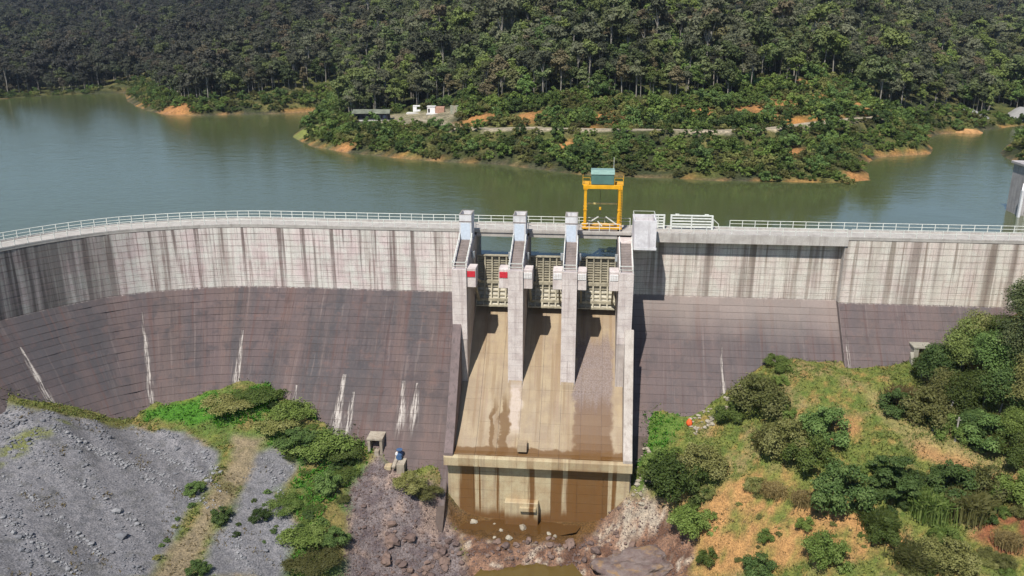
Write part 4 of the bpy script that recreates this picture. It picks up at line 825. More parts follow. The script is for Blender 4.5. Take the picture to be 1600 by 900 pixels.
for px, py, hh, r in [(535, 236, 1.0, 5), (345, 97, 30, 8), (237, 25, 45, 8), (290, 32, 44, 5), (885, 230, 4, 4.5), (1243, 240, 3, 5), (1295, 225, 5, 4), (745, 188, 9, 6.5), (825, 187, 10, 5), (1345, 280, 0.4, 5.5), (265, 176, 0.8, 9), (1250, 128, 14, 3.6), (1285, 155, 13, 4.5), (955, 186, 10, 5), (1180, 180, 12, 7), (1085, 180, 12, 6.5), (1215, 165, 17, 5), (1350, 172, 9, 5)]:
    q = land_hit(px, py)
    r = r * 1.45 if py > 110 and py < 215 else r
    HC = lay(HC, (0.36, 0.175, 0.065), (0.5 + 0.5 * sstep(0.35, 0.55, q2)) * sstep(r, r * 0.5, np.hypot(LX - q[0], LY - q[1]) + (q2 - 0.5) * r * 0.8))
yard = [tuple(atZ(x, y, WL + 5.6)[:2]) for x, y in [(548, 190), (610, 192), (700, 203), (720, 190), (700, 180), (640, 178), (600, 180)]]; YW = sstep(-1.0, 1.5, poly_sd(LX, LY, yard)); HC = lay(HC, (0.27, 0.235, 0.16), YW * (0.5 + 0.5 * sstep(0.4, 0.6, q2)))
q = atZ(470, 211, WL + 0.8); HC = lay(HC, (0.17, 0.19, 0.05), sstep(9, 4, np.hypot(LX - q[0], LY - q[1])))
HC = lay(HC, (0.12, 0.10, 0.075), sstep(0.8, -0.6, LSD) * 0.6)
hills = obj_me('hills', grid_mesh('hills', LX, LY, LZ, HC), ground_material('hill_earth', 0.7, 1.6, 0.3)); tag(hills, 'wooded hills and red-earth shore round the reservoir', kind='structure')
# dirt road along the spur
def ribbon(name, L, w, lift, mat):
    P_ = np.array(L); P_ = np.c_[[np.interp(np.linspace(0, len(P_) - 1, len(P_) * 6), np.arange(len(P_)), P_[:, i]) for i in range(3)]].T; T_ = np.gradient(P_[:, :2], axis=0); T_ /= np.hypot(*T_.T)[:, None]; N_ = np.c_[-T_[:, 1], T_[:, 0]]
    V = np.concatenate([np.c_[P_[:, :2] + N_ * o, P_[:, 2] + lift] for o in (-w / 2, w / 2)]); n = len(P_); F = [(i, i + 1, n + i + 1, n + i) for i in range(n - 1)]
    return obj_me(name, mesh_np(name, V, F, True), mat)
tag(ribbon('dirt_road', ROAD, 2.3, 0.06, plain('pale_dirt_road', (0.33, 0.28, 0.20), 0.95, 0, 0.35, 0.8)), 'pale dirt road running along the wooded spur', kind='structure')
# ---------------------------------------------------------------- plants
def leaf_material(name, c1, c2, c3, patch=False):
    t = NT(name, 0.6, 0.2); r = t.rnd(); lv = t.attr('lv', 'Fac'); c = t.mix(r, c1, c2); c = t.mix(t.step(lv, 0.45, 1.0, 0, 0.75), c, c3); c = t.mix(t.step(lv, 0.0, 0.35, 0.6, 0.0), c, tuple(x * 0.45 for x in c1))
    v = t.math('MULTIPLY_ADD', t.math('FRACT', t.math('MULTIPLY', r, 7.31)), 1.05, 0.48); c = t.mix(1.0, c, t.comb(v, v, v), 'MULTIPLY')
    if patch:      # species patches: yellow-green stands, grey-violet leafless stands to the west; last mix paints west slope shade into the leaves
        p = t.pos(); x, y, z = t.sep(p); n1_ = t.noise(p, 0.022, 3, 0.6); n2_ = t.noise(p, 0.05, 3, 0.6)
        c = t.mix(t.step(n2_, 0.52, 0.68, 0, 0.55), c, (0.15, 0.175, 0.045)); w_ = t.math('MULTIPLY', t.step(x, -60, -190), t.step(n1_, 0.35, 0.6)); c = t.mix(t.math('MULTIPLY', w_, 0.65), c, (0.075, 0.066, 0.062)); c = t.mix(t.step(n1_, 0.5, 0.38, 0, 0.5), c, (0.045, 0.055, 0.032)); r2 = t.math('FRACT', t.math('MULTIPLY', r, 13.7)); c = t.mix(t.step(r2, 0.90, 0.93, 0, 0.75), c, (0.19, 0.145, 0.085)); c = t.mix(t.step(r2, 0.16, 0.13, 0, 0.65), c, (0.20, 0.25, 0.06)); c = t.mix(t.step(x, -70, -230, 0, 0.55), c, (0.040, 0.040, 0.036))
    t.col(c)
    tr = t.n('BsdfTranslucent'); t.set(tr.inputs[0], c); mx = t.n('MixShader'); mx.inputs[0].default_value = 0.28; out = t.t.nodes['Material Output']
    t.t.links.new(t.b.outputs[0], mx.inputs[1]); t.t.links.new(tr.outputs[0], mx.inputs[2]); t.t.links.new(mx.outputs[0], out.inputs[0]); return t.m
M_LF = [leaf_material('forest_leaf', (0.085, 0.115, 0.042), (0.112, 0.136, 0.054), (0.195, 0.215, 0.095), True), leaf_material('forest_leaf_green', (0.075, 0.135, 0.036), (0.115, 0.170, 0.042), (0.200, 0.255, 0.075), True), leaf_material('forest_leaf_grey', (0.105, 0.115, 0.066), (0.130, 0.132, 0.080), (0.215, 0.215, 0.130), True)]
M_SH = [leaf_material('shrub_leaf', (0.090, 0.140, 0.030), (0.130, 0.175, 0.038), (0.215, 0.265, 0.080)), leaf_material('shrub_leaf_olive', (0.140, 0.155, 0.045), (0.175, 0.170, 0.055), (0.270, 0.260, 0.105)), leaf_material('shrub_leaf_dark', (0.074, 0.122, 0.034), (0.095, 0.150, 0.040), (0.165, 0.225, 0.070)), leaf_material('dry_grass', (0.20, 0.15, 0.06), (0.24, 0.18, 0.075), (0.32, 0.25, 0.11))]
M_BARK = plain('pale_bark', (0.30, 0.27, 0.23), 0.9, 0, 0.4, 2.0)
def leaves(centres, radii, n, size, rng, flat=0.8, aspect=1.6, shell=0.55):
    """n leaf faces spread through the outer part of several lobes"""
    centres = np.asarray(centres, float); radii = np.asarray(radii, float); pr = radii ** 2; k = rng.choice(len(centres), n, p=pr / pr.sum())
    d = rng.normal(size=(n, 3)); d /= np.linalg.norm(d, axis=1)[:, None]; d[:, 2] = np.where(d[:, 2] < -0.35, -d[:, 2], d[:, 2]); rad = radii[k] * (shell + (1.08 - shell) * rng.random(n) ** 0.6)
    lump = 0.62 + 0.62 * vnoise(d[:, 0] * 3.6 + k * 5.1, d[:, 1] * 3.6 + d[:, 2] * 3.1, 3); lump = lump * np.where(rng.random(n) < 0.10, 1.0 + 0.55 * rng.random(n), 1.0); p = centres[k] + d * (rad * lump)[:, None] * np.array([1, 1, flat])
    nrm = d + rng.normal(size=(n, 3)) * 0.55 + np.array([0, 0, 0.35]); nrm /= np.linalg.norm(nrm, axis=1)[:, None]; a = rng.normal(size=(n, 3)); u = np.cross(nrm, a); u /= np.linalg.norm(u, axis=1)[:, None] + 1e-9; v = np.cross(nrm, u)
    s = size * (0.6 + 0.8 * rng.random(n))[:, None]; dro = nrm * (rng.random(n)[:, None] - 0.5) * s * 0.5
    V = np.stack([p - u * s * aspect / 2, p - v * s / 2 + dro, p + u * s * aspect / 2, p + v * s / 2 + dro], 1).reshape(-1, 3)
    return V, np.arange(4 * n).reshape(n, 4), np.repeat(np.clip(0.40 * rng.random(n) + 0.25 * rng.random(len(centres))[k] + 0.75 * (vnoise(p[:, 0] * 1.1 / (size * 3.5) * 0.55 + p[:, 2] * 0.9, p[:, 1] * 1.1 / (size * 3.5) * 0.55 - p[:, 2] * 0.8, 9) - 0.2), 0, 1), 4)
def leaf_mesh(name, V, F, lv):
    me = mesh_np(name, V, F); a = me.attributes.new('lv', 'FLOAT', 'POINT'); a.data.foreach_set('value', lv.astype(np.float32)); return me
def trunk_mesh(name, h, r, rng, limbs, lean=0.05):
    m = MB(); top = Vector((rng.normal() * lean * h, rng.normal() * lean * h, h)); mid = top * 0.5 + Vector((rng.normal() * 0.1, rng.normal() * 0.1, 0)); m.tube([(0, 0, -0.8), mid, top], [r, r * 0.75, r * 0.4], 6, False)
    for c in limbs:
        c = Vector(c); b = top * min(0.9, max(0.35, (c.z / h) * 0.6)); m.tube([b, b * 0.4 + c * 0.6 + Vector((0, 0, -0.1)), c], [r * 0.45, r * 0.3, r * 0.12], 5, False)
    me = bpy.data.meshes.new(name); me.from_pydata(m.v, [], m.f); me.polygons.foreach_set('use_smooth', [True] * len(me.polygons)); return me
def make_tree_data(name, h, cr, base, nl, n, size, mat, seed, flat=0.75, r=0.16, spread=0.75):
    rng = np.random.default_rng(seed); cs = []; rs = []
    for i in range(nl):
        a = 2 * math.pi * (i + rng.random() * 0.7) / nl; q = rng.random() ** 0.6 * cr * spread if i else 0; z = base + (h - base) * (0.35 + 0.6 * rng.random()) * (1 - 0.35 * q / cr); cs.append((q * math.cos(a), q * math.sin(a), z)); rs.append(cr * rng.uniform(0.28, 0.52))
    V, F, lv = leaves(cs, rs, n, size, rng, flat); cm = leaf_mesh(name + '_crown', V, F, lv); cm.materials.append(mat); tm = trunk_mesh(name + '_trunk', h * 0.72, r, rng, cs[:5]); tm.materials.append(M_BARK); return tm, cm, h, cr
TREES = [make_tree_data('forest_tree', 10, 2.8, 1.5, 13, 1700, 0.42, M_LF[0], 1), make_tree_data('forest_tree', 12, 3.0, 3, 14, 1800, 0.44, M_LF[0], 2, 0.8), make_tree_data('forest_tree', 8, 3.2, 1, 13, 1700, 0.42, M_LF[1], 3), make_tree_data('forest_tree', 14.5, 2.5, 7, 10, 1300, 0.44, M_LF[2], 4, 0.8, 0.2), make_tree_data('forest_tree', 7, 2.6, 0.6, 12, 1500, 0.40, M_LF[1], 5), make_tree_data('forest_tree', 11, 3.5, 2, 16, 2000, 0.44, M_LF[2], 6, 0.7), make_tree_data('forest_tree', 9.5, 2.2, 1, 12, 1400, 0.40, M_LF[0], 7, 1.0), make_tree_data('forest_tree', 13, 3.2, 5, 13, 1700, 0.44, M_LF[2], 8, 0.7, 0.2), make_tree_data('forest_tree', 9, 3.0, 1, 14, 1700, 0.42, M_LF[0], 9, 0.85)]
def make_shrub_mesh(name, h, r, nl, n, size, mat, seed, flat=0.85, aspect=1.7):
    rng = np.random.default_rng(seed); cs = []; rs = []
    for i in range(nl):
        a = rng.random() * 6.283; q = r * 0.98 * rng.random() ** 0.5; cs.append((q * math.cos(a) * 1.12, q * math.sin(a) * 0.88, h * rng.uniform(0.08, 0.88) * (1 - 0.55 * (q / r) ** 2))); rs.append(r * rng.uniform(0.14, 0.38))
    V, F, lv = leaves(cs, rs, n, size, rng, flat, aspect, 0.4); V[:, 2] = np.maximum(V[:, 2], -0.25); me = leaf_mesh(name, V, F, lv); me.materials.append(mat); return me
def make_reed_mesh(name, h, r, n, mat, seed, w=0.07):
    rng = np.random.default_rng(seed); b = rng.normal(size=(n, 2)) * r * 0.4; a = rng.random(n) * 6.283; ln = h * (0.55 + 0.5 * rng.random(n)); out = ln * (0.15 + 0.45 * rng.random(n)); d = np.c_[np.cos(a), np.sin(a)]; s = np.c_[-d[:, 1], d[:, 0]] * w
    z0 = np.zeros(n); p0 = b; p1 = b + d * (out * 0.35)[:, None]; p2 = b + d * out[:, None]
    V = np.stack([np.c_[p0 - s, z0 - 0.1], np.c_[p0 + s, z0 - 0.1], np.c_[p1 + s, ln * 0.72], np.c_[p1 - s, ln * 0.72], np.c_[p2 + s * 0.2, ln * (0.80 + 0.2 * rng.random(n))], np.c_[p2 - s * 0.2, ln * 0.85]], 1).reshape(-1, 3); i = np.arange(n)[:, None] * 6
    F = np.concatenate([i + np.array([[0, 1, 2, 3]]), i + np.array([[3, 2, 4, 5]])]); me = leaf_mesh(name, V, F, np.repeat(rng.random(n), 6)); me.materials.append(mat); return me
SHP = [0.22, 0.2, 0.2, 0.08, 0.06, 0.14, 0.06, 0.04]
SHRUBS = [make_shrub_mesh('shrub', 2.6, 1.7, 14, 1000, 0.22, M_SH[0], 11), make_shrub_mesh('shrub', 3.4, 1.9, 16, 1100, 0.24, M_SH[0], 12), make_shrub_mesh('shrub', 2.2, 1.8, 14, 950, 0.22, M_SH[1], 13), make_shrub_mesh('shrub', 3.8, 2.0, 17, 1200, 0.25, M_SH[2], 14), make_shrub_mesh('shrub', 3.0, 2.2, 16, 1100, 0.24, M_SH[2], 15), make_shrub_mesh('shrub', 1.6, 1.6, 12, 800, 0.20, M_SH[1], 16), make_shrub_mesh('shrub', 6.0, 2.1, 20, 1600, 0.26, M_SH[0], 17), make_shrub_mesh('shrub', 5.0, 2.4, 20, 1600, 0.26, M_SH[2], 18)]
# where they grow: forest on the hills, shrubs on the spur below and just above the road
def proj_np(X, Y, Zz):
    dx, dy, dz = X - CAM[0], Y - CAM[1], Zz - CAM[2]; r = _c * dx + _s * dy; fw = -_s * dx + _c * dy; de = fw * math.cos(PITCH) - dz * math.sin(PITCH); up = fw * math.sin(PITCH) + dz * math.cos(PITCH); return 800 + FPX * r / de, 450 - FPX * up / de, de
rng = np.random.default_rng(5)
def jitter_grid(x0, x1, y0, y1, st):
    gx, gy = np.meshgrid(np.arange(x0, x1, st), np.arange(y0, y1, st)); return (gx + rng.uniform(-0.45, 0.45, gx.shape) * st).ravel(), (gy + rng.uniform(-0.45, 0.45, gy.shape) * st).ravel()
def hs(F, X, Y):
    ix = np.clip(np.searchsorted(lx, X) - 1, 0, len(lx) - 2); iy = np.clip(np.searchsorted(ly, Y) - 1, 0, len(ly) - 2); ax = (X - lx[ix]) / (lx[ix + 1] - lx[ix]); ay = (Y - ly[iy]) / (ly[iy + 1] - ly[iy])
    return (F[iy, ix] * (1 - ax) + F[iy, ix + 1] * ax) * (1 - ay) + (F[iy + 1, ix] * (1 - ax) + F[iy + 1, ix + 1] * ax) * ay
def forest_points(st, y0, y1, x0=-900, x1=700):
    X, Y = jitter_grid(x0, x1, y0, y1, st); Zg = hs(LZ, X, Y); px, py, de = proj_np(X, Y, Zg + 6); k = (px > -90) & (px < 1690) & (py > -60) & (hs(LSD, X, Y) > 1.2); return X[k], Y[k], Zg[k]
Xa, Ya, Za = forest_points(2.9, 60, 265); Xa2, Ya2, Za2 = forest_points(4.0, 265, 300); Xb, Yb, Zb = forest_points(4.8, 300, 480); Xc, Yc, Zc = forest_points(6.2, 480, 1100)
TX = np.r_[Xa, Xa2, Xb, Xc]; TY = np.r_[Ya, Ya2, Yb, Yc]; TZ = np.r_[Za, Za2, Zb, Zc]
RD, _, SIDE = road_interp(TX, TY); px, py, de = proj_np(TX, TY, TZ); Dh = dist_ahead(TX, TY)
below = ((SIDE < 0) & (px > 640)) | ((px <= 680) & (px > 440) & (Dh < 292))
clearing = poly_sd(TX, TY, yard) > -2.5; near_road = RD < 2.5
tip = np.hypot(TX - q[0], TY - q[1]) < 8
orange = np.zeros(len(TX), bool)
oc_ = hs(HC[..., 0], TX, TY); orange = (oc_ > 0.20)
spur_up = (SIDE > 0) & (RD < 14 + 34 * fbm(TX * 0.05, TY * 0.05, 171, 3) + rng.uniform(-5, 5, len(TX))) & (px > 640) & (px < 1500)
heapz = np.zeros(len(TX), bool)
for hx, hy in ((1512, 174), (1594, 180)):
    hq = land_hit(hx, hy); heapz |= np.hypot(TX - hq[0], TY - hq[1]) < 10
keep = ~(heapz | clearing | near_road | tip) & ~(orange & (rng.random(len(TX)) < 0.95))
clearing_edge = poly_sd(TX, TY, yard) > -9
east = poly_sd(TX, TY, eastbank) > 0
is_shrub = (below | spur_up | east | (hs(LSD, TX, TY) < 13) | clearing_edge) & keep; is_tree = ~is_shrub & keep & (rng.random(len(TX)) < np.where(Dh < 395, 0.62, 1.0))
def pick_tree(m): return rng.integers(0, len(TREES), m)
def scatter_stuff(name, label, X, Y, Zz, sc, rz, kind_idx, protos, tilt=0.0):
    """one mass of far plants: points that carry instances of the plant meshes"""
    me = bpy.data.meshes.new(name); V = np.c_[X, Y, Zz].astype(np.float32); me.vertices.add(len(V)); me.vertices.foreach_set('co', V.ravel())
    for n_, tp, val in (('sc', 'FLOAT', sc), ('rz', 'FLOAT', rz)):
        a = me.attributes.new(n_, tp, 'POINT'); a.data.foreach_set('value', np.asarray(val, np.float32))
    a = me.attributes.new('ki', 'INT', 'POINT'); a.data.foreach_set('value', np.asarray(kind_idx, np.int32))
    o = obj_me(name, me, None); g = bpy.data.node_groups.new(name, 'GeometryNodeTree'); g.interface.new_socket('Geometry', in_out='INPUT', socket_type='NodeSocketGeometry'); g.interface.new_socket('Geometry', in_out='OUTPUT', socket_type='NodeSocketGeometry')
    N = g.nodes.new; gi = N('NodeGroupInput'); go = N('NodeGroupOutput'); jn = N('GeometryNodeJoinGeometry')
    ki = N('GeometryNodeInputNamedAttribute'); ki.data_type = 'INT'; ki.inputs[0].default_value = 'ki'; sc_ = N('GeometryNodeInputNamedAttribute'); sc_.data_type = 'FLOAT'; sc_.inputs[0].default_value = 'sc'; rz_ = N('GeometryNodeInputNamedAttribute'); rz_.data_type = 'FLOAT'; rz_.inputs[0].default_value = 'rz'
    cx = N('ShaderNodeCombineXYZ'); g.links.new(rz_.outputs[0], cx.inputs[2]); cs_ = N('ShaderNodeCombineXYZ')
    for i in range(3): g.links.new(sc_.outputs[0], cs_.inputs[i])
    for i, objs in enumerate(protos):
        cmp = N('FunctionNodeCompare'); cmp.data_type = 'INT'; cmp.operation = 'EQUAL'; g.links.new(ki.outputs[0], cmp.inputs[2]); cmp.inputs[3].default_value = i
        for ob in objs:
            oi = N('GeometryNodeObjectInfo'); oi.inputs[0].default_value = ob; oi.inputs['As Instance'].default_value = True; oi.transform_space = 'ORIGINAL'
            ip = N('GeometryNodeInstanceOnPoints'); g.links.new(gi.outputs[0], ip.inputs['Points']); g.links.new(cmp.outputs[0], ip.inputs['Selection']); g.links.new(oi.outputs['Geometry'], ip.inputs['Instance']); g.links.new(cx.outputs[0], ip.inputs['Rotation']); g.links.new(cs_.outputs[0], ip.inputs['Scale']); g.links.new(ip.outputs[0], jn.inputs[0])
    g.links.new(jn.outputs[0], go.inputs[0]); md = o.modifiers.new('scatter', 'NODES'); md.node_group = g; return tag(o, label, kind='stuff')
# forest trees
TLOOK = ['mid-sized olive tree', 'tall olive tree', 'broad low green tree', 'tall slim grey-green tree', 'small round green tree', 'wide-crowned grey-olive tree', 'narrow olive tree', 'tall pale-trunked grey-green tree', 'bushy olive tree']
def forest_label(px_, D_, k=0):
    w_ = TLOOK[k]
    if px_ < 200: return w_ + ' in the dark wood on the far left shore'
    if px_ < 400: return w_ + ' above the left shore, between bay and orange bank'
    if px_ < 560: return w_ + ' behind the inlet left of the long shed'
    if px_ < 660: return w_ + ' on the slope behind the long shed'
    if px_ < 760: return w_ + ' on the slope behind the white hut'
    if px_ < 900: return w_ + ' above the road, left of the crane'
    if px_ < 1010: return w_ + ' on the hillside straight behind the crane'
    if px_ < 1120: return w_ + ' on the hillside right of the crane'
    if px_ < 1250: return w_ + ' above the orange cuts of the road'
    if px_ < 1400: return w_ + ' on the hill shoulder above the road bend'
    if px_ < 1500: return w_ + ' on the far hillside left of the gravel heaps'
    return w_ + ' on the far right hillside beyond the inlet'
ti = np.where(is_tree)[0]; kind = pick_tree(len(ti)); sc = np.exp(rng.normal(-0.08, 0.27, len(ti))).clip(0.5, 1.75); rz = rng.uniform(0, 6.283, len(ti))
sc = sc * np.where(Dh[ti] > 480, 1.1, 0.95)
hh = np.array([TREES[k][2] for k in kind]); size = sc * hh / de[ti]; inview = (px[ti] > 8) & (px[ti] < 1592) & (py[ti] - FPX * size * 0.6 > 4); order = np.argsort(-(size + inview * 10)); first = {}
def plant_tree(i):
    j = ti[i]; tm, cm, h_, cr_ = TREES[kind[i]]; lab = forest_label(px[j], Dh[j], int(kind[i])); t = empty('forest_tree', lab, 'tree', 'trees: ' + lab, loc=(float(TX[j]), float(TY[j]), float(TZ[j])), rot=(0, 0, float(rz[i])), scale=float(sc[i])); a = obj_me('trunk', tm, None, t); b = obj_me('crown', cm, None, t); return a, b
for i in order[:290]:
    ab = plant_tree(i)
    if kind[i] not in first: first[kind[i]] = ab
rest = order[290:]
for k in range(len(TREES)):
    if k not in first:
        i = [i for i in rest if kind[i] == k][0]; first[k] = plant_tree(i); rest = np.array([r for r in rest if r != i])
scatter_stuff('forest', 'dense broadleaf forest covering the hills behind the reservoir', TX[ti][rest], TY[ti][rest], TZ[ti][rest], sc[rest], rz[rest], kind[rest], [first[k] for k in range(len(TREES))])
# shrubs of the spur
si = np.where(is_shrub)[0]; kind = rng.choice(len(SHRUBS), len(si), p=SHP); sc = rng.uniform(0.55, 1.3, len(si)) * np.where(spur_up[si], 1.2, 1.0) * np.where(hs(LSD, TX[si], TY[si]) < 4, 0.75, 1.0); rz = rng.uniform(0, 6.283, len(si)); size = sc / de[si]; inview = (px[si] > 6) & (px[si] < 1594); order = np.argsort(-(size + inview * 10)); first = {}
SLOOK = ['green shrub', 'tall green shrub', 'olive shrub', 'tall dark shrub', 'wide dark shrub', 'low olive shrub', 'tree-high green shrub', 'tree-high dark shrub']
def shrub_label(px_, up, k=0):
    w_ = SLOOK[k]
    if px_ > 1540: return w_ + ' on the right bank beside the intake tower'
    if up: return w_ + ' on the cut slope above the dirt road, ' + ('left of the crane' if px_ < 910 else 'right behind the crane' if px_ < 1080 else 'near the orange scars' if px_ < 1230 else 'at the road bend')
    if px_ < 600: return w_ + ' on the left tip of the spur below the long shed'
    if px_ < 720: return w_ + ' on the spur below the white hut'
    if px_ < 840: return w_ + ' on the spur straight behind the left spillway pier'
    if px_ < 940: return w_ + ' on the spur just left of the crane'
    if px_ < 1060: return w_ + ' on the spur just right of the crane'
    if px_ < 1150: return w_ + ' on the middle of the spur between road and water'
    if px_ < 1260: return w_ + ' on the spur below the road bend'
    if px_ < 1370: return w_ + ' on the right spur end by the orange bank'
    return w_ + ' on the outermost right point of the spur'
def plant_shrub(i):
    j = si[i]; lab = shrub_label(px[j], bool(spur_up[j]), int(kind[i])); o = obj_me('shrub', SHRUBS[kind[i]], None); o.location = (float(TX[j]), float(TY[j]), float(TZ[j])); o.rotation_euler = (0, 0, float(rz[i])); o.scale = (float(sc[i]),) * 3; return tag(o, lab, 'shrub', 'shrubs: ' + lab)
for i in order[:290]:
    o = plant_shrub(i)
    if kind[i] not in first: first[kind[i]] = o
rest = order[290:]
scatter_stuff('shrub_thicket', 'continuous low thicket of shrubs on the reservoir shores', TX[si][rest], TY[si][rest], TZ[si][rest], sc[rest], rz[rest], kind[rest], [(first[k],) for k in range(len(SHRUBS))])
# ---------------------------------------------------------------- plants on the banks below the dam
BUSH = [make_shrub_mesh('bush', 3.0, 1.9, 40, 8500, 0.10, M_SH[0], 31, 1.0), make_shrub_mesh('bush', 3.4, 1.8, 42, 8800, 0.11, M_SH[2], 32, 1.0), make_shrub_mesh('bush', 2.6, 2.0, 40, 8000, 0.095, M_SH[1], 33, 1.0), make_shrub_mesh('bush', 4.0, 2.0, 46, 9500, 0.11, M_SH[0], 34, 1.0), make_shrub_mesh('bush', 1.1, 2.0, 60, 8000, 0.085, M_SH[0], 35, 0.8), make_shrub_mesh('bush', 1.2, 2.0, 60, 8000, 0.085, M_SH[1], 45, 0.8)]
CEDAR = make_shrub_mesh('bush', 4.6, 2.1, 40, 12000, 0.11, M_SH[2], 36, 0.45); REED = make_reed_mesh('reed_clump', 2.6, 1.9, 2600, M_SH[0], 37, 0.035); REED2 = make_reed_mesh('reed_clump', 2.2, 1.6, 2200, M_SH[1], 38, 0.032); DRY = make_reed_mesh('dry_clump', 1.3, 1.5, 1800, M_SH[3], 39, 0.028)
NEART = [make_tree_data('bank_tree', 7.5, 2.9, 0.4, 40, 15000, 0.135, M_SH[2], 41, 0.9, 0.12), make_tree_data('bank_tree', 9.0, 2.9, 1.0, 40, 15000, 0.14, M_LF[0], 42, 0.9, 0.13), make_tree_data('bank_tree', 6.5, 2.6, 0.2, 38, 13000, 0.125, M_SH[0], 43, 0.95, 0.11), make_tree_data('bank_tree', 8.0, 2.8, 0.8, 38, 14000, 0.13, M_SH[1], 44, 0.9, 0.11)]
def bank(px_, py_): return ground_hit(px_, py_)
def bush_at(mesh, x, y, w, label, cat='bush', group=None, h=None, name='bush'):
    P_ = bank(x, y); dep = project(P_)[2]; r0 = {id(REED): 1.9, id(REED2): 1.6, id(DRY): 1.5, id(CEDAR): 2.1}.get(id(mesh), 1.9); s_ = w / FPX * dep / (2 * r0); o = obj_me(name, mesh, None); o.location = (P_[0], P_[1], float(ground_z(P_[0], P_[1])) - 0.12); o.rotation_euler = (0, 0, random.uniform(0, 6.28)); o.scale = (s_, s_, s_ * (h or 1.0)); return tag(o, label, cat, group)
